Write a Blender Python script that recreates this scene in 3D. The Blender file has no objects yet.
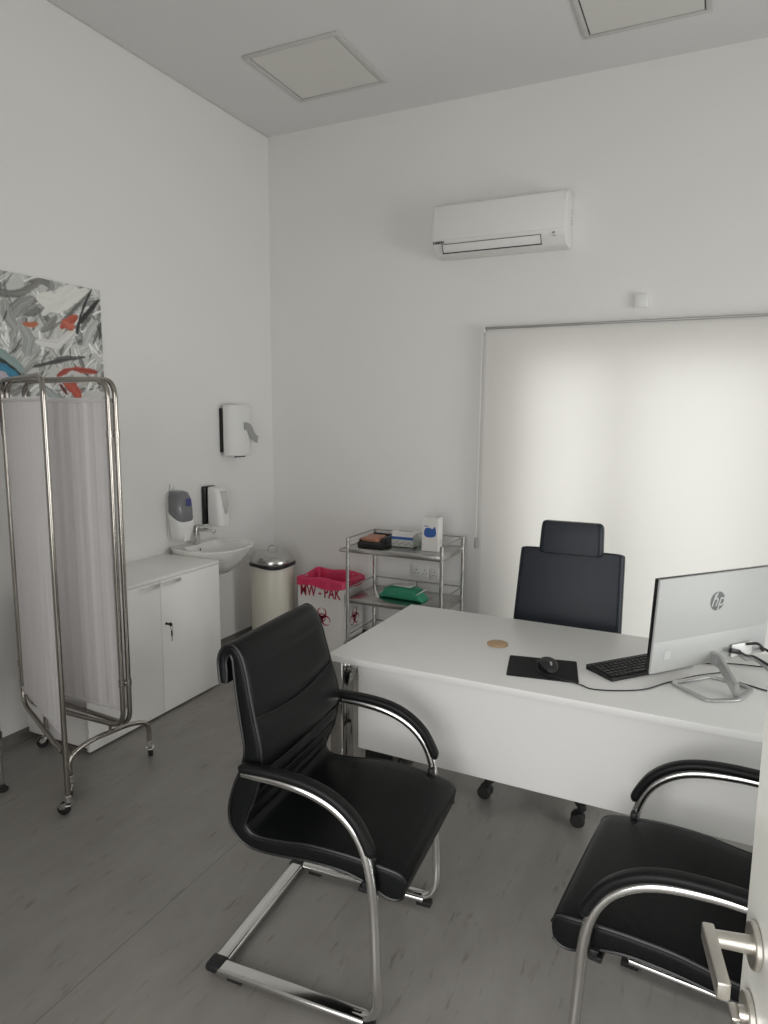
import bpy, bmesh, math, random
import numpy as np
from mathutils import Vector, Matrix
random.seed(7)
PI = math.pi
S = bpy.context.scene
COL = S.collection
V = Vector
R = math.radians

# ------------------------------------------------------------------ materials
def new_mat(name):
    m = bpy.data.materials.new(name); m.use_nodes = True
    nt = m.node_tree
    return m, nt, nt.nodes['Principled BSDF'], nt.nodes['Material Output']

def mat(name, col, rough=.5, metal=0., bump=0., bscale=200., var=0., vscale=6., coat=0., trans=0., alpha=1., ior=1.45, spec=.5):
    m, nt, b, out = new_mat(name)
    b.inputs['Base Color'].default_value = (*col, 1)
    b.inputs['Roughness'].default_value = rough
    b.inputs['Metallic'].default_value = metal
    b.inputs['Coat Weight'].default_value = coat
    b.inputs['Transmission Weight'].default_value = trans
    b.inputs['Alpha'].default_value = alpha
    b.inputs['IOR'].default_value = ior
    b.inputs['Specular IOR Level'].default_value = spec
    tc = nt.nodes.new('ShaderNodeTexCoord')
    if bump:
        n = nt.nodes.new('ShaderNodeTexNoise'); n.inputs['Scale'].default_value = bscale
        n.inputs['Detail'].default_value = 3
        nt.links.new(tc.outputs['Object'], n.inputs['Vector'])
        bp = nt.nodes.new('ShaderNodeBump'); bp.inputs['Strength'].default_value = bump
        bp.inputs['Distance'].default_value = .002
        nt.links.new(n.outputs['Fac'], bp.inputs['Height'])
        nt.links.new(bp.outputs['Normal'], b.inputs['Normal'])
    if var:
        n = nt.nodes.new('ShaderNodeTexNoise'); n.inputs['Scale'].default_value = vscale
        n.inputs['Detail'].default_value = 4
        nt.links.new(tc.outputs['Object'], n.inputs['Vector'])
        mx = nt.nodes.new('ShaderNodeMix'); mx.data_type = 'RGBA'
        mx.inputs[6].default_value = (*[c * (1 - var) for c in col], 1)
        mx.inputs[7].default_value = (*[min(1, c * (1 + var)) for c in col], 1)
        nt.links.new(n.outputs['Fac'], mx.inputs[0])
        nt.links.new(mx.outputs[2], b.inputs['Base Color'])
    return m

WALL = mat('wall_paint', (.785, .776, .762), .55, bump=.06, bscale=350, var=.012, vscale=1.5)
CEIL = mat('ceiling_paint', (.70, .692, .690), .8, bump=.05, bscale=300, var=.01)
WHITE_LAM = mat('white_laminate', (.72, .72, .70), .32, var=.008, vscale=3)
DESK_LAM = mat('desk_laminate', (.80, .80, .785), .38, var=.008, vscale=3)
CAB_LAM = mat('cabinet_laminate', (.86, .845, .825), .4, var=.01, vscale=3)
DOOR_LAM = mat('door_laminate', (.78, .78, .72), .22, var=.006)
CHROME = mat('chrome', (.74, .735, .72), .15, 1.0, var=.02, vscale=20)
STEEL = mat('brushed_steel', (.52, .51, .49), .24, 1.0, var=.05, vscale=30)
NICKEL = mat('satin_nickel', (.66, .63, .58), .3, 1.0, var=.03)
SILVERH = mat('polished_handle', (.82, .81, .79), .35, .8, var=.02)
DCHROME = mat('leg_chrome', (.42, .41, .40), .08, 1.0, var=.03)
SCRST = mat('screen_tube', (.40, .375, .345), .17, 1.0, var=.05, vscale=20)
ALU = mat('aluminium', (.42, .42, .42), .45, .8, var=.02)
SILVER = mat('silver_plastic', (.50, .50, .50), .35, .6, var=.02)
LEATHER = mat('black_leather', (.0065, .0072, .0075), .37, bump=.3, bscale=260, var=.15, vscale=4, spec=.18)
BLUELEATHER = mat('black_leather_padding', (.012, .016, .024), .40, bump=.3, bscale=260, var=.12, vscale=4, spec=.32)
PIPING = mat('black_piping', (.009, .009, .010), .35, bump=.1)
PADBLK = mat('black_arm_pad', (.006, .006, .0065), .45, bump=.2, bscale=200, spec=.3)
BLACK = mat('black_plastic', (.012, .012, .013), .4, bump=.05)
BLACKG = mat('black_gloss', (.010, .010, .011), .15)
KEYCAP = mat('key_plastic', (.018, .018, .019), .5, bump=.05)
RUBBER = mat('rubber', (.014, .013, .013), .7, bump=.1)
MOUSEMAT = mat('mouse_pad_cloth', (.006, .006, .008), .8, bump=.2, bscale=600)
DARKGREY = mat('dark_grey_metal', (.10, .088, .08), .45, .2, var=.05)
CREAM = mat('cream_enamel', (.60, .575, .50), .35, var=.015)
CERAMIC = mat('ceramic', (.78, .775, .75), .08, coat=.6)
PLAST = mat('white_plastic', (.78, .775, .76), .3, var=.006)
PLASTM = mat('white_matt_plastic', (.74, .735, .72), .5, var=.006)
ACW = mat('ac_plastic', (.78, .77, .755), .4, var=.006)
MONW = mat('monitor_shell', (.45, .455, .45), .4, var=.008)
GREYP = mat('grey_plastic', (.33, .33, .33), .4, var=.02)
GREYT = mat('smoky_plastic', (.17, .175, .185), .22, var=.1, vscale=14, coat=.3)
BLUEL = mat('blue_label', (.05, .055, .22), .5, var=.1)
BOXC = mat('white_cardboard', (.70, .68, .66), .75, var=.02, vscale=5)
REDINK = mat('red_ink', (.36, .018, .05), .6, var=.1, vscale=40)
BAG = mat('red_bag_film', (.60, .035, .11), .32, bump=.6, bscale=28, var=.18, vscale=12)
GREEN = mat('green_wrap', (.035, .26, .15), .28, bump=.5, bscale=40, var=.3, vscale=18)
BLUEP = mat('blue_print', (.035, .10, .33), .5, var=.15, vscale=40)
ORANGE = mat('orange_brown_print', (.42, .20, .13), .6, var=.3, vscale=60)
WOOD = mat('pale_wood', (.50, .34, .19), .5, var=.15, vscale=30)
INNER = mat('bright_slot', (.012, .012, .012), .5, var=.05)
KEYM = mat('key_black', (.01, .01, .01), .3, var=.05)

LOGOG = mat('logo_grey', (.13, .13, .13), .35, .4, var=.02)
PANEW = mat('light_diffuser', (.66, .65, .62), .5, var=.006)
FRAMEG = mat('light_frame', (.55, .545, .53), .45, var=.01)
DIMG = mat('dark_gap', (.05, .05, .048), .6, var=.05)

def glass_mat():
    m, nt, b, out = new_mat('window_glass')
    b.inputs['Base Color'].default_value = (1, 1, 1, 1); b.inputs['Roughness'].default_value = 0
    t = nt.nodes.new('ShaderNodeBsdfTransparent'); t.inputs['Color'].default_value = (.93, .95, .94, 1)
    g = nt.nodes.new('ShaderNodeBsdfGlossy'); g.inputs['Roughness'].default_value = .02
    mx = nt.nodes.new('ShaderNodeMixShader'); mx.inputs[0].default_value = .06
    nt.links.new(t.outputs[0], mx.inputs[1]); nt.links.new(g.outputs[0], mx.inputs[2])
    nt.links.new(mx.outputs[0], out.inputs['Surface'])
    return m
GLASS = glass_mat()
ACRYL = glass_mat(); ACRYL.name = 'clear_acrylic'

def cloth_mat(name, col, tcol, fac, weave=900):
    m, nt, b, out = new_mat(name)
    nt.nodes.remove(b)
    d = nt.nodes.new('ShaderNodeBsdfDiffuse'); d.inputs['Color'].default_value = (*col, 1)
    t = nt.nodes.new('ShaderNodeBsdfTranslucent'); t.inputs['Color'].default_value = (*tcol, 1)
    mx = nt.nodes.new('ShaderNodeMixShader'); mx.inputs[0].default_value = fac
    tc = nt.nodes.new('ShaderNodeTexCoord')
    n = nt.nodes.new('ShaderNodeTexNoise'); n.inputs['Scale'].default_value = weave; n.inputs['Detail'].default_value = 2
    bp = nt.nodes.new('ShaderNodeBump'); bp.inputs['Strength'].default_value = .15; bp.inputs['Distance'].default_value = .001
    nt.links.new(tc.outputs['Object'], n.inputs['Vector']); nt.links.new(n.outputs['Fac'], bp.inputs['Height'])
    nt.links.new(bp.outputs[0], d.inputs['Normal'])
    nt.links.new(d.outputs[0], mx.inputs[1]); nt.links.new(t.outputs[0], mx.inputs[2])
    nt.links.new(mx.outputs[0], out.inputs['Surface'])
    return m
BLIND = cloth_mat('blind_fabric', (.86, .85, .83), (.82, .785, .745), .40)
CURTAIN = cloth_mat('curtain_cloth', (.86, .845, .85), (.86, .84, .85), .35)

def floor_mat():
    m, nt, b, out = new_mat('vinyl_floor')
    tc = nt.nodes.new('ShaderNodeTexCoord')
    def noise(scale, sx, sy, detail=5, rough=.6):
        mp = nt.nodes.new('ShaderNodeMapping'); mp.inputs['Scale'].default_value = (sx, sy, 1)
        mp.inputs['Rotation'].default_value = (0, 0, R(4))
        n = nt.nodes.new('ShaderNodeTexNoise'); n.inputs['Scale'].default_value = scale
        n.inputs['Detail'].default_value = detail; n.inputs['Roughness'].default_value = rough
        nt.links.new(tc.outputs['Object'], mp.inputs['Vector']); nt.links.new(mp.outputs[0], n.inputs['Vector'])
        return n.outputs['Fac']
    a = noise(9, 1, .35); c = noise(26, 1.6, .28, 3)
    ra = nt.nodes.new('ShaderNodeValToRGB')
    ra.color_ramp.elements[0].position = .3; ra.color_ramp.elements[0].color = (.232, .220, .203, 1)
    ra.color_ramp.elements[1].position = .7; ra.color_ramp.elements[1].color = (.285, .272, .252, 1)
    nt.links.new(a, ra.inputs[0])
    rc = nt.nodes.new('ShaderNodeValToRGB')
    rc.color_ramp.elements[0].position = .27; rc.color_ramp.elements[0].color = (.62, .60, .58, 1)
    rc.color_ramp.elements[1].position = .40; rc.color_ramp.elements[1].color = (1, 1, 1, 1)
    nt.links.new(c, rc.inputs[0])
    mx = nt.nodes.new('ShaderNodeMix'); mx.data_type = 'RGBA'; mx.blend_type = 'MULTIPLY'; mx.inputs[0].default_value = .9
    nt.links.new(ra.outputs[0], mx.inputs[6]); nt.links.new(rc.outputs[0], mx.inputs[7])
    # welded sheet joints running along the room
    sp = nt.nodes.new('ShaderNodeSeparateXYZ'); nt.links.new(tc.outputs['Object'], sp.inputs[0])
    def mth(op, x, y=None):
        k = nt.nodes.new('ShaderNodeMath'); k.operation = op
        for i, q in enumerate((x, y)):
            if q is None: continue
            if isinstance(q, (int, float)): k.inputs[i].default_value = q
            else: nt.links.new(q, k.inputs[i])
        return k.outputs[0]
    j = mth('LESS_THAN', mth('ABSOLUTE', mth('SUBTRACT', mth('FLOORED_MODULO', mth('ADD', sp.outputs[0], .53), 2.0), 0.0 + 2.0 * .0)), .0035)
    jm = nt.nodes.new('ShaderNodeMix'); jm.data_type = 'RGBA'; jm.inputs[7].default_value = (.10, .095, .085, 1)
    nt.links.new(mth('MULTIPLY', j, .7), jm.inputs[0]); nt.links.new(mx.outputs[2], jm.inputs[6])
    nt.links.new(jm.outputs[2], b.inputs['Base Color'])
    rr = noise(4, 1, 1)
    mr = nt.nodes.new('ShaderNodeMapRange'); mr.inputs[3].default_value = .30; mr.inputs[4].default_value = .42
    nt.links.new(rr, mr.inputs[0]); nt.links.new(mr.outputs[0], b.inputs['Roughness'])
    bp = nt.nodes.new('ShaderNodeBump'); bp.inputs['Strength'].default_value = .08; bp.inputs['Distance'].default_value = .002
    nt.links.new(noise(40, 1, 1), bp.inputs['Height']); nt.links.new(bp.outputs[0], b.inputs['Normal'])
    return m
FLOOR = floor_mat()
COVE = mat('vinyl_cove', (.17, .16, .145), .4, var=.08, vscale=8)

# ------------------------------------------------------------------ mesh builder
class MB:
    def __init__(self):
        self.v = []; self.f = []; self.mi = []; self.cur = 0; self.M = Matrix()
    def add(self, vs, fs):
        n = len(self.v)
        self.v += [tuple(self.M @ V(p)) for p in vs]
        self.f += [tuple(n + i for i in f) for f in fs]
        self.mi += [self.cur] * len(fs)
    def from_bm(self, bm):
        bm.verts.index_update()
        self.add([v.co[:] for v in bm.verts], [[v.index for v in f.verts] for f in bm.faces]); bm.free()
    def box(self, c, s, bev=.0, seg=2, rot=None):
        bm = bmesh.new(); bmesh.ops.create_cube(bm, size=1)
        for v in bm.verts: v.co = V((v.co.x * s[0], v.co.y * s[1], v.co.z * s[2]))
        if bev: bmesh.ops.bevel(bm, geom=bm.edges[:], offset=min(bev, min(s) * .49), segments=seg, profile=.5, affect='EDGES')
        T = Matrix.Translation(c) @ (rot.to_4x4() if rot is not None else Matrix())
        bmesh.ops.transform(bm, matrix=T, verts=bm.verts)
        self.from_bm(bm)
    def b2(self, a, b, bev=.0, seg=2):
        self.box([(a[i] + b[i]) / 2 for i in range(3)], [abs(b[i] - a[i]) for i in range(3)], bev, seg)
    def sweep(self, pts, section, up=(0, 0, 1), closed=False, caps=True, scale=None):
        """section: list of (a,b): a along side axis, b along up-ish axis."""
        P = [V(p) for p in pts]; n = len(P); k = len(section)
        vs = []; fs = []; prevN = None
        for i in range(n):
            if closed: t = (P[(i + 1) % n] - P[i - 1])
            else: t = P[min(i + 1, n - 1)] - P[max(i - 1, 0)]
            t.normalize()
            if prevN is None:
                u = V(up)
                if abs(u.dot(t)) > .95: u = V((1, 0, 0)) if abs(t.x) < .9 else V((0, 1, 0))
                N = (u - t * u.dot(t)).normalized()
            else:
                N = (prevN - t * prevN.dot(t)).normalized()
            prevN = N; B = t.cross(N)
            sc = scale[i] if scale else 1
            for a, b in section: vs.append(P[i] + B * a * sc + N * b * sc)
        rg = n if closed else n - 1
        for i in range(rg):
            for j in range(k):
                i2 = (i + 1) % n; j2 = (j + 1) % k
                fs.append((i * k + j, i * k + j2, i2 * k + j2, i2 * k + j))
        if caps and not closed:
            fs.append(tuple(range(k - 1, -1, -1))); fs.append(tuple((n - 1) * k + j for j in range(k)))
        self.add(vs, fs)
    def tube(self, pts, r, seg=12, closed=False, caps=True, up=(0, 0, 1), scale=None):
        self.sweep(pts, [(r * math.cos(2 * PI * j / seg), r * math.sin(2 * PI * j / seg)) for j in range(seg)], up, closed, caps, scale)
    def lathe(self, prof, c=(0, 0, 0), axis='Z', seg=32):
        vs = []; fs = []; n = len(prof)
        for i, (r, z) in enumerate(prof):
            for j in range(seg):
                a = 2 * PI * j / seg; x, y = r * math.cos(a), r * math.sin(a)
                p = (x, y, z) if axis == 'Z' else ((z, x, y) if axis == 'X' else (y, z, x))
                vs.append((p[0] + c[0], p[1] + c[1], p[2] + c[2]))
        for i in range(n - 1):
            for j in range(seg):
                j2 = (j + 1) % seg
                fs.append((i * seg + j, i * seg + j2, (i + 1) * seg + j2, (i + 1) * seg + j))
        fs.append(tuple(range(seg - 1, -1, -1))); fs.append(tuple((n - 1) * seg + j for j in range(seg)))
        self.add(vs, fs)
    def cyl(self, c, r, h, axis='Z', seg=24, bev=.0):
        b = min(bev, r * .9, h * .45)
        pr = [(r - b, -h / 2), (r, -h / 2 + b), (r, h / 2 - b), (r - b, h / 2)] if b else [(r, -h / 2), (r, h / 2)]
        self.lathe(pr, c, axis, seg)
    def loft(self, rings, caps=True, closed_ring=True):
        vs = []; fs = []; k = len(rings[0])
        for r_ in rings: vs += list(r_)
        for i in range(len(rings) - 1):
            for j in range(k if closed_ring else k - 1):
                j2 = (j + 1) % k
                fs.append((i * k + j, i * k + j2, (i + 1) * k + j2, (i + 1) * k + j))
        if caps and closed_ring:
            fs.append(tuple(range(k - 1, -1, -1))); fs.append(tuple((len(rings) - 1) * k + j for j in range(k)))
        self.add(vs, fs)
    def poly(self, pts2, z0, z1, fn=None):
        """extruded polygon; fn maps (a,b,c)->xyz"""
        fn = fn or (lambda a, b, c: (a, b, c)); k = len(pts2)
        vs = [fn(a, b, z0) for a, b in pts2] + [fn(a, b, z1) for a, b in pts2]
        fs = [tuple(range(k - 1, -1, -1)), tuple(range(k, 2 * k))] + [(j, (j + 1) % k, k + (j + 1) % k, k + j) for j in range(k)]
        self.add(vs, fs)
    def build(self, name, mats, parent=None, smooth=35, label=None):
        me = bpy.data.meshes.new(name); me.from_pydata(self.v, [], self.f)
        if not isinstance(mats, (list, tuple)): mats = [mats]
        for m in mats: me.materials.append(m)
        me.polygons.foreach_set('material_index', self.mi)
        bm = bmesh.new(); bm.from_mesh(me); bmesh.ops.recalc_face_normals(bm, faces=bm.faces); bm.to_mesh(me); bm.free()
        if smooth:
            me.polygons.foreach_set('use_smooth', [True] * len(me.polygons)); me.set_sharp_from_angle(angle=R(smooth))
        me.update()
        o = bpy.data.objects.new(name, me); COL.objects.link(o)
        if parent: o.parent = parent
        if label: o['label'] = label
        return o

def thing(name, label, cat, loc=(0, 0, 0), rz=0, group=None):
    o = bpy.data.objects.new(name, None); COL.objects.link(o)
    o.empty_display_size = .05
    o.location = loc; o.rotation_euler = (0, 0, rz); o['label'] = label; o['category'] = cat
    if group: o['group'] = group
    return o
def tag(o, label, cat, group=None):
    o['label'] = label; o['category'] = cat
    if group: o['group'] = group
    return o
def struct(o, label=None):
    o['kind'] = 'structure'
    if label: o['label'] = label
    return o
def copy_tree(o, parent=None):
    c = o.copy(); COL.objects.link(c)
    if parent: c.parent = parent
    for ch in list(o.children): copy_tree(ch, c)
    return c

def catmull(P, n, closed=False):
    P = [V(p) for p in P]; out = []; m = len(P)
    segs = m if closed else m - 1
    for i in range(segs):
        if closed: p0, p1, p2, p3 = P[i - 1], P[i], P[(i + 1) % m], P[(i + 2) % m]
        else: p0, p1, p2, p3 = P[max(i - 1, 0)], P[i], P[i + 1], P[min(i + 2, m - 1)]
        for k in range(n):
            t = k / n
            out.append(.5 * ((2 * p1) + (p2 - p0) * t + (2 * p0 - 5 * p1 + 4 * p2 - p3) * t * t + (3 * p1 - p0 - 3 * p2 + p3) * t ** 3))
    if not closed: out.append(P[-1])
    return out
def fillet(P, r, n=8, closed=False):
    """polyline with rounded corners"""
    P = [V(p) for p in P]; out = []; m = len(P)
    for i in range(m):
        if not closed and i in (0, m - 1): out.append(P[i]); continue
        a, b, c = P[i - 1], P[i], P[(i + 1) % m]
        rr = r[i] if isinstance(r, (list, tuple)) else r
        u = (a - b); w = (c - b); d = min(rr, u.length * .49, w.length * .49)
        A = b + u.normalized() * d; B = b + w.normalized() * d
        for k in range(n + 1):
            t = k / n; out.append(A * (1 - t) ** 2 + b * 2 * t * (1 - t) + B * t * t)
    return out
def rrect(w, h, r, n=5):
    out = []
    for cx, cy, a0 in ((w / 2 - r, h / 2 - r, 0), (-w / 2 + r, h / 2 - r, 90), (-w / 2 + r, -h / 2 + r, 180), (w / 2 - r, -h / 2 + r, 270)):
        for k in range(n + 1):
            a = R(a0 + 90 * k / n); out.append((cx + r * math.cos(a), cy + r * math.sin(a)))
    return out

def text_mesh(name, s, size, M, m, parent, depth=.0006, bold=0., shear=0., label=None, xs=1.):
    cu = bpy.data.curves.new(name, 'FONT'); cu.body = s; cu.size = size; cu.extrude = depth
    cu.offset = bold; cu.shear = shear; cu.align_x = 'CENTER'; cu.align_y = 'CENTER'; cu.resolution_u = 3
    t = bpy.data.objects.new(name + '_tmp', cu); COL.objects.link(t)
    bpy.context.view_layer.update()
    me = bpy.data.meshes.new_from_object(t); bpy.data.objects.remove(t)
    me.name = name; me.transform(M @ Matrix.Diagonal((xs, 1, 1, 1)))
    me.materials.clear(); me.materials.append(m)
    o = bpy.data.objects.new(name, me); COL.objects.link(o); o.parent = parent
    if label: o['label'] = label
    return o
def basis(origin, ex, ey, ez):
    M = Matrix.Identity(4)
    for i in range(3):
        M[i][0] = ex[i]; M[i][1] = ey[i]; M[i][2] = ez[i]; M[i][3] = origin[i]
    return M

# ------------------------------------------------------------------ camera (solved from the photograph)
f_px, cx, cy, cz, yaw, pitch, roll = 682.98, 3.0029, -4.3101, 1.62, -.4467, -.1420, .0079
F = V((math.sin(yaw) * math.cos(pitch), math.cos(yaw) * math.cos(pitch), math.sin(pitch)))
r0 = V((math.cos(yaw), -math.sin(yaw), 0)); u0 = r0.cross(F)
rr = r0 * math.cos(roll) + u0 * math.sin(roll); uu = u0 * math.cos(roll) - r0 * math.sin(roll)
cam = bpy.data.cameras.new('camera'); co = bpy.data.objects.new('camera', cam); COL.objects.link(co)
co.matrix_world = basis((cx, cy, cz), rr, uu, -F)
cam.sensor_fit = 'VERTICAL'; cam.sensor_height = 32; cam.lens = f_px / 1024 * 32; cam.clip_start = .02
S.camera = co

# ------------------------------------------------------------------ room
H = 3.564; RX = 6.0; RY = -4.36; T = .16
def slab(name, a, b, m, label=None):
    q = MB(); q.b2(a, b); return struct(q.build(name, m, smooth=0), label)
slab('floor', (-T, RY - 1.6, -.1), (RX + T, T + .35, 0), FLOOR)
slab('ceiling', (-T, RY - T, H), (RX + T, T, H + .1), CEIL)
slab('wall_left', (-T, RY - T, 0), (0, T, H), WALL)
def wall_with_hole(name, axis, p0, p1, lo, hi, h0, h1, z0, z1, m):
    """wall slab between planes p0,p1 along axis; opening h0..h1 x z0..z1"""
    q = MB()
    def bb(a0, a1, c0, c1):
        if a1 - a0 < 1e-4 or c1 - c0 < 1e-4: return
        if axis == 'y': q.b2((a0, p0, c0), (a1, p1, c1))
        else: q.b2((p0, a0, c0), (p1, a1, c1))
    bb(lo, h0, 0, H); bb(h1, hi, 0, H); bb(h0, h1, 0, z0); bb(h0, h1, z1, H)
    return struct(q.build(name, m, smooth=0))
WX0, WX1, WZ1 = 1.86, 3.98, 2.04
wall_with_hole('wall_back', 'y', 0, T, 0, RX, WX0, WX1, 0.02, WZ1, WALL)
SY0, SY1, SZ0, SZ1 = -3.6, -1.0, .04, 2.2
wall_with_hole('wall_right', 'x', RX, RX + T, RY - T, T, SY0, SY1, SZ0, SZ1, WALL)
DX0, DX1, DZ = 1.70, 3.27, 2.30  # doorway made wider than the leaf to let in more fill light
wall_with_hole('wall_front', 'y', RY - T, RY, 0, RX, DX0, DX1, 0.0, DZ, WALL)

def cove(name, pts_dir, length, origin):
    """coved vinyl upstand: profile swept along a wall"""
    q = MB(); prof = [(0, 0), (.030, 0), (.030, .0015), (.016, .006), (.007, .014), (.0035, .03), (.003, .055), (0, .056)]
    d, nrm = pts_dir
    A = [V(origin) + V(nrm) * a + V((0, 0, b)) for a, b in prof]; B = [p + V(d) * length for p in A]
    q.loft([A, B]); return struct(q.build(name, COVE, smooth=50))
cove('baseboard_left', ((0, -1, 0), (1, 0, 0)), -RY, (0.0005, 0, 0))
cove('baseboard_back', ((1, 0, 0), (0, -1, 0)), WX0, (0, -0.0005, 0))
cove('baseboard_right', ((0, -1, 0), (-1, 0, 0)), -RY, (RX - .0005, 0, 0))
cove('baseboard_front', ((1, 0, 0), (0, 1, 0)), DX0 - .08, (0, RY + .0005, 0))

# glazed doors behind the blind
w1 = struct(thing('window_1', 'white framed glazed doors behind the roller blind', 'window'))
del w1['category']
q = MB(); fy0, fy1 = .085, .14
def fr(q, x0, x1, z0, z1): q.b2((x0, fy0, z0), (x1, fy1, z1), .004, 1)
fr(q, WX0, WX0 + .05, .02, WZ1); fr(q, WX1 - .05, WX1, .02, WZ1); fr(q, WX0 + .05, WX1 - .05, WZ1 - .05, WZ1)
q.build('window_frame', PLAST, w1)
leaves = [(WX0 + .05, 2.50), (2.50, 3.32), (3.32, WX1 - .05)]
for x0, x1 in leaves:
    q = MB(); st = .062
    fr(q, x0, x0 + st, .02, WZ1 - .05); fr(q, x1 - st, x1, .02, WZ1 - .05)
    fr(q, x0 + st, x1 - st, WZ1 - .05 - st, WZ1 - .05); fr(q, x0 + st, x1 - st, .02, .14)
    o = q.build('window_sash', PLAST, w1)
    q = MB(); q.b2((x0 + st, .110, .14), (x1 - st, .116, WZ1 - .05 - st)); q.build('window_pane', GLASS, o)
# unseen glazed doors added in the right wall to bring in fill light
w2 = struct(thing('fill_window', 'unseen tall glazed doors added in the right wall for fill light', 'window')); del w2['category']
q = MB()
for a, b in (((RX + .04, SY0, SZ0), (RX + .1, SY0 + .05, SZ1)), ((RX + .04, SY1 - .05, SZ0), (RX + .1, SY1, SZ1)),
             ((RX + .04, SY0 + .05, SZ0), (RX + .1, SY1 - .05, SZ0 + .05)), ((RX + .04, SY0 + .05, SZ1 - .05), (RX + .1, SY1 - .05, SZ1)),
             ((RX + .04, -2.33, SZ0 + .05), (RX + .1, -2.27, SZ1 - .05))): q.b2(a, b, .004, 1)
q.build('window_frame', PLAST, w2)
q = MB(); q.b2((RX + .067, SY0 + .05, SZ0 + .05), (RX + .073, SY1 - .05, SZ1 - .05)); q.build('window_pane', GLASS, w2)

# the door the photographer stands beside
hd = V((-.182, .983, 0)).normalized(); nd = V((-hd.y, hd.x, 0))        # nd points into the room side seen (left face)
P0 = V((3.0850, -3.475, 1.008)); edge = V((3.080, -3.420, 0))
door = struct(thing('door_1', 'white room door standing open at the right edge', 'door', (0, 0, 0))); del door['category']
Ld = .90
Mz = basis((edge.x, edge.y, 0), -hd, nd, (0, 0, 1))
q = MB(); q.M = Mz; q.b2((0, -.042, .008), (Ld, 0, 2.04), .002, 1); q.build('door_leaf', DOOR_LAM, door)
def handle_set(zc, lever):
    q = MB(); q.M = Mz
    q.lathe([(.024, 0), (.026, .001), (.026, .006), (.0245, .0075), (.011, .0077)], (.052, 0, zc), 'Y', 40)
    if lever:
        q.lathe([(.0105, .007), (.0095, .045), (.0095, .052)], (.052, 0, zc), 'Y', 24)
        q.box((.052 + .036, .052, zc + .001), (.094, .014, .021), .0025, 3)
    else:
        q.lathe([(.010, .0075), (.009, .014)], (.052, 0, zc), 'Y', 24)
        q.box((.052, .018, zc), (.026, .011, .007), .003, 3)
    return q
handle_set(P0.z, True).build('door_handle', NICKEL, door)
handle_set(P0.z - .092, False).build('door_thumbturn', NICKEL, door)
q = MB()
for x0, x1, z0, z1 in ((DX0 - .07, DX0, 0, DZ + .07), (DX1, DX1 + .07, 0, DZ + .07), (DX0, DX1, DZ, DZ + .07)):
    q.b2((x0, RY - .005, z0), (x1, RY + .014, z1), .003, 1)
struct(q.build('trim_1', DOOR_LAM))
q = MB(); q.b2((0, RY, H - .007), (.005, 0, H)); struct(q.build('shadow_line', FRAMEG))  # thin grey strip drawn in for the shadow gap at the ceiling edge

# ------------------------------------------------------------------ roller blind
bl = thing('roller_blind', 'cream roller blind drawn down over the back wall window', 'blind')
BX0, BX1, BZ = 1.664, 4.12, 2.165
q = MB(); n = 60; q2 = []
for i in range(n + 1):
    x = BX0 + .012 + (BX1 - BX0 - .024) * i / n
    q2.append(x)
vs = []; fs = []; nz = 24
for i, x in enumerate(q2):
    for j in range(nz + 1):
        z = .07 + (BZ - .012 - .07) * j / nz
        y = -.068 + .0012 * math.sin(x * 5.2 + .6) * (1 - j / nz) + .0006 * math.sin(x * 17)
        vs.append((x, y, z))
m1 = len(vs); vs += [(a, b - .0007, c) for a, b, c in vs]
for i in range(n):
    for j in range(nz):
        a = i * (nz + 1) + j; fs.append((a, a + 1, a + nz + 2, a + nz + 1))
q.add(vs[:m1], fs); fab = q.build('shade', BLIND, bl)
q = MB(); q.b2((BX0, -.080, BZ - .014), (BX1, -.050, BZ), .004, 3)
q.build('head_rail', ALU, bl)
q = MB(); q.b2((BX0 + .012, -.076, .045), (BX1 - .012, -.060, .072), .005, 3); q.build('bottom_bar', ALU, bl)
for x in (BX0, BX1): q = MB(); q.b2((x - .008, -.082, BZ - .03), (x + .004, -.0005, BZ + .003), .003, 2); q.build('bracket', PLAST, bl)
q = MB()
for dy, dx in ((-.082, -.012), (-.058, -.020)):
    q.tube([(BX0 + dx * (1 + .0), dy, BZ - .03), (BX0 + dx - .003, dy, 1.4), (BX0 + dx - .006, dy, .80)], .0022, 8)
    for k in range(110): q.lathe([(.0008, -.0028), (.0032, 0), (.0008, .0028)], (BX0 + dx - .006 * (k / 110), dy, BZ - .04 - k * .0122), 'Z', 6)
q.build('bead_chain', PLAST, bl)
q = MB(); q.box((BX0 - .021, -.070, .79), (.016, .034, .075), .006, 3); q.build('chain_weight', GREYP, bl)

# ------------------------------------------------------------------ ceiling lights
def ceiling_light(x0, y1, label):
    t = thing('ceiling_light', label, 'light', (x0 + .3, y1 - .3, H), 0, 'square recessed panels in the ceiling')
    q = MB(); o, i, d = .3, .272, .012
    for a, b in (((-o, -o), (o, -i)), ((-o, i), (o, o)), ((-o, -i), (-i, i)), ((i, -i), (o, i))):
        q.b2((a[0], a[1], -d), (b[0], b[1], 0), .003, 2)
    q.build('frame', FRAMEG, t)
    q = MB(); q.b2((-.266, -.266, -.008), (.266, .266, 0), .002, 1); q.build('diffuser', PANEW, t)
    q = MB()
    for a, b in (((-i, -i), (i, -.266)), ((-i, .266), (i, i)), ((-i, -.266), (-.266, .266)), ((.266, -.266), (i, .266))):
        q.b2((a[0], a[1], -.001), (b[0], b[1], -.0002))
    q.build('shade_gap', DIMG, t)  # dark strips painting the frame's shadow line around the diffuser
    return t
ceiling_light(.5232, -.3896, 'unlit square panel light in the ceiling near the left back corner')
ceiling_light(2.258, -.383, 'unlit square panel light cut by the top of the photo, right of the other')

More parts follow.
